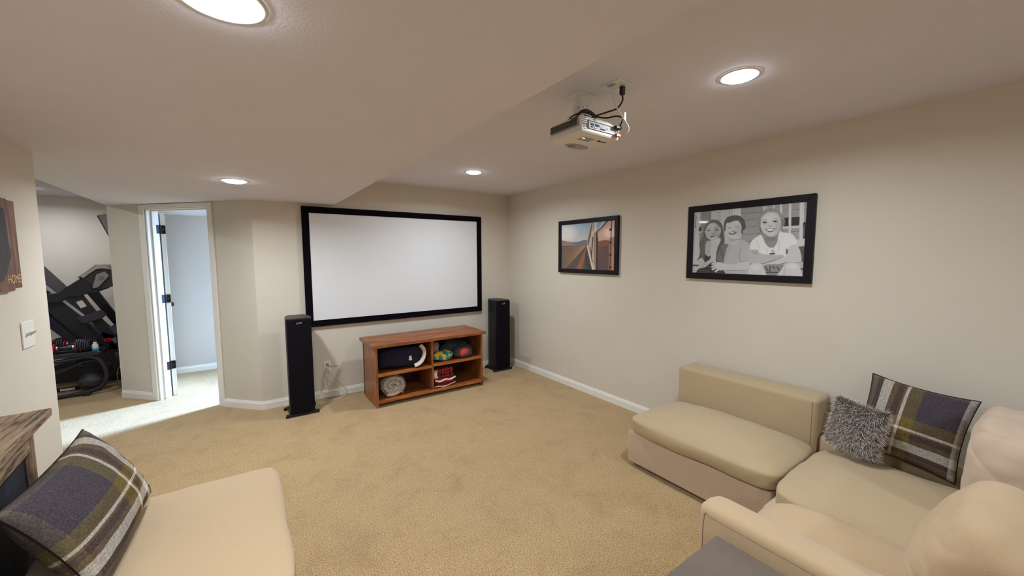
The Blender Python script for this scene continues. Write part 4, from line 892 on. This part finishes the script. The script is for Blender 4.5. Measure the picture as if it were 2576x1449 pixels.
t = thing('wall_outlet', 'white wall outlet with cords below the lower left corner of the screen', 'outlet', (0.734, BY, 0.29))
obj('plate', BX(((0.698, BY-0.006, 0.290), (0.770, BY-0.0005, 0.412)), bev=0.002), M['plastic'], t)
for z_ in (0.330, 0.372): obj('socket', BX(((0.718, BY-0.0075, z_-0.014), (0.750, BY-0.0061, z_+0.014)), bev=0.0006), M['projgrey'], t)
t = thing('speaker_wire', 'tangle of thin white wires hanging from the wall outlet to the carpet', 'wire', (0.74, BY-0.02, 0.35), 0, None)
y_ = BY-0.022
obj('plug', BX(((0.722, BY-0.026, 0.318), (0.746, BY-0.0077, 0.348)), bev=0.003), M['wcord'], t)
for pts in ([(0.734, y_, 0.33), (0.70, y_-0.005, 0.24), (0.700, y_-0.01, 0.14), (0.660, y_-0.02, 0.09), (0.70, y_-0.04, 0.075), (0.80, y_-0.05, 0.075), (0.85, y_-0.05, 0.03), (0.84, y_-0.10, 0.006), (0.70, y_-0.14, 0.004), (0.60, y_-0.16, 0.004)],
            [(0.738, y_, 0.33), (0.77, y_-0.01, 0.26), (0.86, y_-0.02, 0.17), (0.905, y_-0.03, 0.07), (0.89, y_-0.06, 0.010), (0.80, y_-0.09, 0.004), (0.66, y_-0.08, 0.006)],
            [(0.732, y_, 0.33), (0.715, y_-0.01, 0.25), (0.745, y_-0.02, 0.20), (0.72, y_-0.015, 0.28)],
            [(0.74, y_, 0.34), (0.78, y_-0.02, 0.22), (0.84, y_-0.03, 0.13), (0.88, y_-0.04, 0.09), (1.0, y_-0.05, 0.06), (1.06, y_-0.05, 0.04)]):
    obj('wire', tube(pts, 0.0032, 6, 6), M['wcord'], t, smooth=True)
t = tag(obj('black_cable', tube([(0.740, BY-0.009, 0.362), (0.755, BY-0.035, 0.358), (0.84, BY-0.05, 0.352)], 0.003, 8, 5), M['cord'], None, smooth=True), 'short stiff black cable sticking out of the wall outlet', 'cable')
t = tag(obj('speaker_cable', tube([(2.80, 4.60, 0.16), (2.765, 4.60, 0.08), (2.72, 4.58, 0.02), (2.60, 4.55, 0.004), (2.42, 4.54, 0.004)], 0.0025, 6, 6), M['wcord'], None, smooth=True), 'thin white wire beside the corner speaker running behind the cabinet', 'wire')

# ------------------------------------------------------------------ sofas
def sbox(name, x0, x1, y0, y1, z0, z1, m_, parent, k=14, puff=0.0, wr=0.0, seed=1, ps=0.0, seg=16):
    bm = softbox(x1-x0, y1-y0, z1-z0, k=k, puff=puff, seg=seg, wr=wr, seed=seed, puffside=ps)
    bmesh.ops.translate(bm, verts=bm.verts, vec=((x0+x1)/2, (y0+y1)/2, z0))
    return obj(name, bm, m_, parent, smooth=True)
def rbox(name, x0, x1, y0, y1, z0, z1, m_, parent, bev=0.015):
    return autosmooth(obj(name, BX(((x0, y0, z0), (x1, y1, z1)), bev=bev, seg=4), m_, parent), 60)
def feet(parent, x0, x1, y0, y1):
    for x_ in (x0+0.07, x1-0.07):
        for y_ in (y0+0.07, y1-0.07): obj('foot', lathe([(0.022, 0), (0.03, 0.0275)], 14, Matrix.Translation((x_, y_, 0)), cap=True), M['foot'], parent)
# far module along the right wall
t = thing('sofa_section', 'beige armless sofa section nearest the screen along the right wall', 'sofa', (2.75, 1.32, 0), 0, 'sectional sofa modules')
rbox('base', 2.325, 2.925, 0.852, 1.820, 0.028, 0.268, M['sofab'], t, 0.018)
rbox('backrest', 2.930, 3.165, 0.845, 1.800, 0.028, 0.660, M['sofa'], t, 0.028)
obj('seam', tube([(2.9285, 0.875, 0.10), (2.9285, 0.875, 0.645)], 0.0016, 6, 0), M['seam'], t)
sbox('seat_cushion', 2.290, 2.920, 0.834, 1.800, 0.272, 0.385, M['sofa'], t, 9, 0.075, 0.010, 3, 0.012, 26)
feet(t, 2.325, 2.925, 0.852, 1.82)
# corner module
t = thing('sofa_section', 'beige corner section of the sectional holding the throw pillows', 'sofa', (2.65, 0.33, 0), 0, 'sectional sofa modules')
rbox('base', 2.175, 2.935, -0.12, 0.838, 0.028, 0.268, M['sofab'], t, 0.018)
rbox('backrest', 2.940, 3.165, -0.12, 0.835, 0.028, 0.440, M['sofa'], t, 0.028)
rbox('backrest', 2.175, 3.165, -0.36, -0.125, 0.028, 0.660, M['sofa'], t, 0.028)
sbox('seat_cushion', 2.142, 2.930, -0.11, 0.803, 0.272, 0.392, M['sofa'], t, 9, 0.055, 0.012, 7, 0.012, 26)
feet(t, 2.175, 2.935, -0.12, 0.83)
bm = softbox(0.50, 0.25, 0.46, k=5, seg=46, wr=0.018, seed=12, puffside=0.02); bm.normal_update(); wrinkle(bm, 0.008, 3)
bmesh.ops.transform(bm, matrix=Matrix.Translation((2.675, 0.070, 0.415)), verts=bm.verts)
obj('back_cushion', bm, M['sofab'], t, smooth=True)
# arm module in front of the viewpoint
t = thing('sofa_section', 'beige sofa section with one low padded arm beside the slate side table', 'sofa', (1.8, 0.2, 0), 0, 'sectional sofa modules')
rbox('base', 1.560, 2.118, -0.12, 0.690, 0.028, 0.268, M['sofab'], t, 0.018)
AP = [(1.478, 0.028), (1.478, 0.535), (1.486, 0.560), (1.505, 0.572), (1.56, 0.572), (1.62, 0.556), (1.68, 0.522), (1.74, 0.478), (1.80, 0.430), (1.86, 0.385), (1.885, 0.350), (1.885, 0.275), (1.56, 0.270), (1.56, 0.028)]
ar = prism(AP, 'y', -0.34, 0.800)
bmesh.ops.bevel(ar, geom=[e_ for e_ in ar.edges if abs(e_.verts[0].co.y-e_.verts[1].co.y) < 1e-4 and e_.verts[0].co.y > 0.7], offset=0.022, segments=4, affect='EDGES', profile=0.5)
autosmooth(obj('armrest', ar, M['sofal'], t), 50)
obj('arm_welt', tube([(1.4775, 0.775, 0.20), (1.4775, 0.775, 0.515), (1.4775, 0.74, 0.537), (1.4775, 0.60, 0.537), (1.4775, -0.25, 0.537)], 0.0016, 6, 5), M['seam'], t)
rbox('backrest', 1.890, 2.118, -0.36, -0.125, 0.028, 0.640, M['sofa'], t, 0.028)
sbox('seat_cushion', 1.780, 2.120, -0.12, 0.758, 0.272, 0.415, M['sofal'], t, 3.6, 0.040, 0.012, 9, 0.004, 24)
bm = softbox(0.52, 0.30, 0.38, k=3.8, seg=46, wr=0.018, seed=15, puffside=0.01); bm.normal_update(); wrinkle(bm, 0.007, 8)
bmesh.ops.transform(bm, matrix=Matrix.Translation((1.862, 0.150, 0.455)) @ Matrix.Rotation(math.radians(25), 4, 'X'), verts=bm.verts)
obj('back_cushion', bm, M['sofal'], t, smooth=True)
feet(t, 1.5, 2.13, -0.12, 0.73)
# left sofa
t = thing('sofa_section', 'beige sofa section in the left foreground with a plaid pillow on it', 'sofa', (-0.2, 1.95, 0))
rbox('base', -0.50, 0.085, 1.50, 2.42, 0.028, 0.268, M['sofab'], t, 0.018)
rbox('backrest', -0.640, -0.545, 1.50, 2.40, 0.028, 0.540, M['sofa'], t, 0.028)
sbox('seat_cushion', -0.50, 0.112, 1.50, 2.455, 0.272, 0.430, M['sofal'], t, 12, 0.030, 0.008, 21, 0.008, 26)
feet(t, -0.50, 0.085, 1.5, 2.42)

# side table
t = thing('side_table', 'slate grey square side table top at the bottom edge beside the padded arm', 'table', (1.22, 0.47, 0))
autosmooth(obj('table_top', BX(((0.97, 0.22, 0.475), (1.452, 0.710, 0.500)), bev=0.006, seg=3), M['slate'], t))
for x_ in (1.00, 1.40):
    for y_2 in (0.25, 0.65): obj('leg', BX(((x_, y_2, 0), (x_+0.025, y_2+0.025, 0.474))), M['foot'], t)
obj('stretcher', BX(((1.026, 0.255, 0.06), (1.399, 0.270, 0.085)), ((1.026, 0.655, 0.06), (1.399, 0.670, 0.085))), M['foot'], t)

# console table in the left foreground
t = thing('console_table', 'weathered barnwood console table with dark blue side panel in the left corner', 'table', (-0.76, 1.9, 0))
ck = Matrix.Translation((-0.69, 2.44, 0)) @ Matrix.Rotation(math.radians(3.6), 4, 'Z')
def cb(name, a, b, m_, bev=0.002, par=None):
    return obj(name, BX((a, b), bev=bev, mtx=ck), m_, par or t)
for k, (xa, xb) in enumerate(((-0.055, 0.0), (-0.108, -0.0555), (-0.150, -0.1085))):
    cb('top_plank', (xa, -1.30, 0.905-0.001*k), (xb, 0.0-0.004*(k == 1), 0.935-0.001*k), M['barn'])
cb('corner_post', (-0.055, -0.250, 0), (-0.006, -0.212, 0.9035), M['barnv'])
cb('corner_post', (-0.148, -0.250, 0), (-0.100, -0.212, 0.9025), M['barnv'])
cb('corner_post', (-0.055, -1.30, 0), (-0.006, -1.262, 0.9035), M['barnv'])
cb('top_rail', (-0.048, -1.261, 0.845), (-0.008, -0.2505, 0.9035), M['barn'])
cb('bottom_rail', (-0.048, -1.261, 0.05), (-0.008, -0.2505, 0.11), M['barn'])
cb('side_panel', (-0.034, -1.261, 0.1105), (-0.022, -0.2505, 0.8445), M['navyglass'])
cb('end_panel', (-0.0995, -0.238, 0.05), (-0.0555, -0.226, 0.9025), M['navyglass'])

# ---- throw pillows
def place_pillow(name, label, A, B, T, t_, m_, seed, flipu=False, flipv=False, w=None, h=None, pinch=0.09):
    """A,B: bottom corners, T: the corner above A"""
    A, B, T = Vector(A), Vector(B), Vector(T); ax = (B-A); ay = (T-A); W = w or ax.length; Hh = h or ay.length
    V, F, UV = pillow_np(W, Hh, t_, 40, pinch, seed)
    UV = [((1-u) if flipu else u, (1-v) if flipv else v) for u, v in UV]
    mm = frame_mtx(A + ax/2 + ay/2, ax, ay)
    me = mesh_from(name, [mm @ v for v in V], F); set_uv(me, UV)
    o = obj(name, me, m_, None, smooth=True); tag(o, label, 'pillow', 'throw pillows on the sofas')
    rim = []
    n = 40; us = np.linspace(-1, 1, n)
    for u, v in [(a, -1) for a in us]+[(1, a) for a in us[1:]]+[(-a, 1) for a in us[1:]]+[(-1, -a) for a in us[1:]]:
        rim.append(mm @ Vector((W/2*u*(1-pinch*(1-v*v)*abs(u)**2), Hh/2*v*(1-pinch*(1-u*u)*abs(v)**2), 0)))
    return o, V, F, mm, rim
o, V, F, mm, rim = place_pillow('plaid_pillow', 'brown and grey plaid pillow on the left foreground sofa section against the barnwood console',
    (-0.395, 2.36, 0.487), (-0.435, 1.73, 0.470), (-0.590, 2.385, 0.838), 0.19, M['plaid'], 1, False, False)
obj('piping', tube(rim, 0.0028, 5, 0), M['black'], o)
o, V, F, mm, rim = place_pillow('plaid_pillow', 'large dark plaid pillow leaning on the right wall behind the fluffy pillow',
    (2.875, 0.655, 0.470), (2.875, 0.240, 0.425), (3.050, 0.640, 0.872), 0.16, M['plaidb'], 5, False, False)
obj('piping', tube(rim, 0.0028, 5, 0), M['black'], o)
o, V, F, mm, rim = place_pillow('fluffy_pillow', 'small grey shaggy faux fur pillow standing in front of the plaid one', (2.800, 0.735, 0.468), (2.700, 0.495, 0.463), (2.885, 0.765, 0.735), 0.10, M['furbase'], 8)
Wv = [mm @ v for v in V]; Ps, Ns = surf_samples(Wv, F, 15000)
nz = np.array(mm.to_3x3() @ Vector((0, 0, 1))); cc = np.array(mm.translation)
front = ((Ps-cc) @ nz) > -0.012 if nz[0] < 0 else ((Ps-cc) @ nz) < 0.012
front &= Ps[:, 2] > 0.488
strands('pile', Ps[front], Ns[front], 0.026, 0.0030, o, lin((58, 50, 52)), lin((214, 202, 190)), comb=(-0.1, -0.25, -0.5), jit=0.6, seg=3)
# ------------------------------------------------------------------ exercise room
t = thing('treadmill', 'large black folding treadmill with its deck raised in the exercise room', 'treadmill', (-1.7, 7.1, 0))
def slabxz(name, pts, ya, yb, m_, par=None, bev=0.006): return obj(name, prism(pts, 'y', ya, yb, bev), m_, par or t)
slabxz('deck', [(-2.25, 1.44), (-2.10, 1.52), (-1.30, 0.30), (-1.45, 0.20)], 6.93, 7.52, M['equip'])
slabxz('running_belt', [(-2.17, 1.44), (-2.115, 1.475), (-1.345, 0.345), (-1.40, 0.31)], 7.0, 7.45, M['belt'], None, 0.003) if False else None
slabxz('deck_underside', [(-2.275, 1.40), (-2.252, 1.425), (-1.452, 0.215), (-1.50, 0.20), (-1.90, 0.72), (-2.275, 1.22)], 6.90, 7.50, M['belt'])
slabxz('side_rail', [(-2.16, 1.530), (-2.13, 1.548), (-1.49, 0.705), (-1.505, 0.69)], 6.885, 6.925, M['silver'])
slabxz('trim_strip', [(-1.594, 1.353), (-1.438, 1.476), (-1.362, 1.461), (-1.321, 1.420), (-1.403, 1.432), (-1.45, 1.425), (-1.57, 1.318)], 6.812, 6.82, M['silver'], None, 0.001)
for ya in (6.86, 7.50):
    u = slabxz('upright', [(-1.72, 1.11), (-1.60, 1.11), (-1.36, 0.60), (-1.33, 0.40), (-1.42, 0.40), (-1.47, 0.63)], ya, ya+0.06, M['equip'])
slabxz('sticker', [(-1.655, 1.029), (-1.602, 1.048), (-1.568, 0.973), (-1.621, 0.95)], 6.853, 6.859, M['sticker'], None, 0)
slabxz('warning_strip', [(-1.652, 1.038), (-1.602, 1.056), (-1.600, 1.050), (-1.655, 1.031)], 6.8515, 6.8529, M['red'], None, 0)
for ya in (6.82, 7.52):
    slabxz('handrail', [(-2.02, 1.05), (-1.90, 1.045), (-1.772, 1.043), (-1.715, 1.099), (-1.60, 1.104), (-1.501, 1.147), (-1.50, 1.21), (-1.55, 1.28), (-1.60, 1.31), (-1.735, 1.199), (-1.787, 1.15), (-2.02, 1.13)], ya, ya+0.07, M['equip'])
slabxz('console', [(-1.61, 1.31), (-1.442, 1.462), (-1.366, 1.450), (-1.330, 1.405), (-1.340, 1.325), (-1.462, 1.165), (-1.515, 1.16)], 6.84, 7.58, M['equip2'], None, 0.012)
slabxz('console_hood', [(-1.62, 1.325), (-1.455, 1.478), (-1.362, 1.465), (-1.320, 1.420), (-1.3285, 1.408), (-1.368, 1.4525), (-1.444, 1.4645), (-1.605, 1.312)], 6.82, 7.60, M['egrey'], None, 0.002)
slabxz('end_cap', [(-1.455, 1.36), (-1.38, 1.395), (-1.345, 1.34), (-1.45, 1.20), (-1.50, 1.19), (-1.485, 1.25)], 6.815, 6.839, M['tvgrey'], None, 0.004)
slabxz('cap_plate', [(-1.435, 1.325), (-1.40, 1.335), (-1.385, 1.30), (-1.43, 1.28)], 6.8115, 6.8145, M['egrey'], None, 0)
slabxz('accessory_tray', [(-1.648, 0.84), (-1.443, 0.923), (-1.400, 0.857), (-1.436, 0.819), (-1.589, 0.767)], 6.78, 6.855, M['equip2'], None, 0.006)
slabxz('motor_hood', [(-1.52, 0.60), (-1.456, 0.655), (-1.343, 0.594), (-1.300, 0.378), (-1.290, 0.045), (-1.60, 0.045), (-1.66, 0.16)], 6.86, 7.55, M['equip'], None, 0.015)
bm = bmesh.new()
lathe([(0.030, 0), (0.030, 0.003), (0.018, 0.003), (0.018, 0)], 20, Matrix.Translation((-1.415, 6.857, 0.535)) @ Matrix.Rotation(math.pi/2, 4, 'X') @ Matrix.Diagonal((1.2, 0.8, 1, 1)), bm)
v = box(bm, (-1.45, 6.853, 0.528), (-1.39, 6.857, 0.541)); bmesh.ops.rotate(bm, verts=v, cent=(-1.415, 6.857, 0.535), matrix=Matrix.Rotation(-0.6, 3, 'Y'))
obj('emblem', bm, M['red'], t)
slabxz('grey_badge', [(-1.382, 0.545), (-1.345, 0.565), (-1.330, 0.50), (-1.36, 0.48)], 6.853, 6.859, M['egrey'], None, 0)
slabxz('red_stripe', [(-1.43, 0.098), (-1.30, 0.100), (-1.30, 0.108), (-1.43, 0.106)], 6.853, 6.859, M['red'], None, 0)
for ya in (6.88, 7.46): slabxz('base_rail', [(-2.40, 0.05), (-2.40, 0.09), (-1.76, 0.235), (-1.60, 0.24), (-1.30, 0.18), (-1.29, 0.0), (-1.40, 0.0), (-1.72, 0.05)], ya, ya+0.06, M['equip'])
obj('wheel', lathe([(0.0005, 0), (0.075, 0.002), (0.085, 0.01), (0.085, 0.035), (0.075, 0.043), (0.0005, 0.045)], 28, Matrix.Translation((-1.34, 6.858, 0.29)) @ Matrix.Rotation(math.pi/2, 4, 'X'), cap=True), M['equip2'], t, smooth=True)
t = tag(obj('power_cord', tube([(-1.31, 6.80, 0.22), (-1.335, 6.74, 0.13), (-1.325, 6.70, 0.04), (-1.30, 6.66, 0.004), (-1.28, 6.72, 0.004), (-1.33, 6.80, 0.006)], 0.004, 6, 6), M['wcord'], None, smooth=True), 'thin pale cord on the carpet beside the treadmill base', 'cord')

t = thing('wall_television', 'dark television tilted down on the partition wall above the treadmill', 'television', (-1.17, 6.9, 2.0))
tb, tt_ = Vector((-1.250, 0, 1.725)), Vector((-1.365, 0, 2.060))
nn = Vector((tt_-tb)).normalized(); pn = Vector((nn.z, 0, -nn.x))
Pq = [(tb.x, tb.z), (tt_.x, tt_.z), (tt_.x+pn.x*0.035, tt_.z+pn.z*0.035), (tb.x+pn.x*0.035, tb.z+pn.z*0.035)]
obj('housing', prism(Pq, 'y', 6.62, 7.42, 0.004), M['equip2'], t)
obj('display', prism([(a-pn.x*0.0365, b-pn.z*0.0365) for a, b in ((tb.x+nn.x*0.015+pn.x*0.035, tb.z+nn.z*0.015+pn.z*0.035), (tt_.x-nn.x*0.015+pn.x*0.035, tt_.z-nn.z*0.015+pn.z*0.035), (tt_.x-nn.x*0.015+pn.x*0.0362, tt_.z-nn.z*0.015+pn.z*0.0362), (tb.x+nn.x*0.015+pn.x*0.0362, tb.z+nn.z*0.015+pn.z*0.0362))], 'y', 6.635, 7.405), M['dark'], t)
obj('side_shroud', prism([(-1.168, 1.70), (-1.168, 2.115), (-1.350, 2.066), (-1.240, 1.735)], 'y', 6.60, 6.615, 0.0), M['tvgrey'], t)
obj('wall_arm', BX(((-1.30, 6.98, 1.93), (-1.1605, 7.06, 1.99))), M['dark'], t)

# dumbbell stand
t = thing('dumbbell_stand', 'black steel dumbbell stand with curved legs in front of the treadmill', 'stand', (-1.6, 6.45, 0))
legp = [(-1.98, 0.024), (-1.723, 0.024), (-1.639, 0.030), (-1.556, 0.036), (-1.457, 0.050), (-1.388, 0.085), (-1.350, 0.145), (-1.335, 0.224), (-1.350, 0.310), (-1.378, 0.385), (-1.425, 0.432), (-1.50, 0.445), (-1.60, 0.430), (-1.90, 0.405)]
for y_ in (6.31, 6.67):
    lg = obj('leg', tube([(a, y_, b) for a, b in legp], 0.03, 10, 5, flat=(0.026, 0.021)), M['equip'], t, smooth=True)
    obj('end_cap', BX(((-1.545, y_-0.032, 0.002), (-1.475, y_+0.032, 0.062)), bev=0.012), M['equip'], lg)
obj('cross_bar', tube([(-1.352, 6.33, 0.30), (-1.352, 6.65, 0.30)], 0.02, 10, 0), M['equip'], t, smooth=True)
obj('brace', tube([(-1.98, 6.40, 0.23), (-1.729, 6.40, 0.285), (-1.616, 6.40, 0.337), (-1.53, 6.40, 0.375), (-1.45, 6.40, 0.385), (-1.375, 6.40, 0.36)], 0.02, 10, 5, flat=(0.03, 0.016)), M['equip2'], t, smooth=True)
obj('column', BX(((-1.668, 6.47, 0.30), (-1.605, 6.53, 0.47)), bev=0.004), M['equip'], t)
for y_ in (6.28, 6.56): obj('cradle', BX(((-1.98, y_, 0.455), (-1.385, y_+0.20, 0.470)), ((-1.98, y_, 0.47), (-1.385, y_+0.012, 0.505)), ((-1.98, y_+0.188, 0.47), (-1.385, y_+0.20, 0.505)), bev=0.003), M['equip'], t)
obj('white_label', BX(((-1.86, 6.287, 0.010), (-1.74, 6.2885, 0.036))), M['sticker'], t)
obj('white_label', BX(((-1.80, 6.6425, 0.010), (-1.68, 6.6445, 0.036))), M['sticker'], t)
def dumbbell(xc, yc, zc, label):
    t = thing('adjustable_dumbbell', label, 'dumbbell', (xc, yc, zc-0.085), 0, 'adjustable dumbbells on the stand')
    RY = Matrix.Rotation(math.pi/2, 4, 'Y')
    obj('handle', lathe([(0.0005, -0.075), (0.014, -0.073), (0.016, -0.03), (0.018, 0), (0.016, 0.03), (0.014, 0.073), (0.0005, 0.075)], 16, Matrix.Translation((xc, yc, zc)) @ RY), M['equip2'], t, smooth=True)
    for s_ in (-1, 1):
        obj('collar', lathe([(0.0005, 0), (0.024, 0), (0.024, 0.012), (0.0005, 0.012)], 16, Matrix.Translation((xc+s_*0.062 - (0.006), yc, zc)) @ RY), M['silver'], t, smooth=False)
        obj('selection_dial', lathe([(0.0005, 0), (0.050, 0.0), (0.052, 0.008), (0.0005, 0.010)], 20, Matrix.Translation((xc+s_*0.078, yc, zc)) @ Matrix.Rotation(s_*math.pi/2, 4, 'Y')), M['red'], t)
        for k in range(6):
            r_ = (0.085, 0.086, 0.083, 0.078, 0.070, 0.058)[k]
            obj('weight_plate', lathe([(0.0005, 0), (r_-0.006, 0), (r_, 0.004), (r_, 0.011), (r_-0.006, 0.0145), (0.0005, 0.0145)], 24, Matrix.Translation((xc+s_*(0.089+k*0.0165), yc, zc)) @ Matrix.Rotation(s_*math.pi/2, 4, 'Y')), M['equip2'] if k % 2 == 0 else M['equip'], t, smooth=False)
    return t
dumbbell(-1.655, 6.38, 0.5575, 'adjustable dumbbell with red dials on the near side of the black stand')
dumbbell(-1.645, 6.66, 0.5575, 'adjustable dumbbell with red dials on the far side of the black stand')
t = thing('water_bottle', 'small white and blue bottle standing at the end of the dumbbell stand', 'bottle', (-1.425, 6.385, 0.4705))
T_ = Matrix.Translation((-1.425, 6.385, 0.4705))
obj('bottle_body', lathe([(0.0005, 0), (0.026, 0), (0.028, 0.01), (0.028, 0.085), (0.018, 0.105), (0.0005, 0.105)], 20, T_), M['sticker'], t, smooth=True)
obj('blue_label', lathe([(0.0284, 0.02), (0.0288, 0.02), (0.0288, 0.055), (0.0284, 0.055)], 20, T_), M['blue'], t, smooth=True)
obj('cap', lathe([(0.016, 0.1055), (0.016, 0.122), (0.0005, 0.124)], 16, T_), M['plastic'], t, smooth=True)
# medicine ball
t = thing('medicine_ball', 'dark grey panelled medicine ball on the carpet beneath the dumbbell stand', 'ball', (-1.50, 6.49, 0))
bc = Vector((-1.495, 6.49, 0.118)); Rb = 0.116
def lune(a0, a1, n=10, k=5):
    bm = bmesh.new(); g = []
    for i in range(n+1):
        th = math.pi*i/n; row = []
        for j in range(k+1):
            ph = a0+(a1-a0)*j/k; e_ = 1-0.05*abs(2*j/k-1)**6
            row.append(bm.verts.new(bc+Vector((math.cos(th), math.sin(th)*math.cos(ph), math.sin(th)*math.sin(ph)))*Rb*e_))
        g.append(row)
    for a, b in zip(g, g[1:]):
        for j in range(k): bm.faces.new((a[j], a[j+1], b[j+1], b[j]))
    bmesh.ops.remove_doubles(bm, verts=bm.verts, dist=1e-5); return bm
for k in range(8):
    obj('ball_panel', lune(k*math.pi/4+0.03, (k+1)*math.pi/4-0.03), M['ball'] if k % 2 else M['ball2'], t, smooth=True)
obj('ball_core', lathe([(Rb*0.955*math.sin(math.pi*i/12)+1e-4, -Rb*0.955*math.cos(math.pi*i/12)) for i in range(13)], 24, Matrix.Translation(bc)), M['ball2'], t, smooth=True)
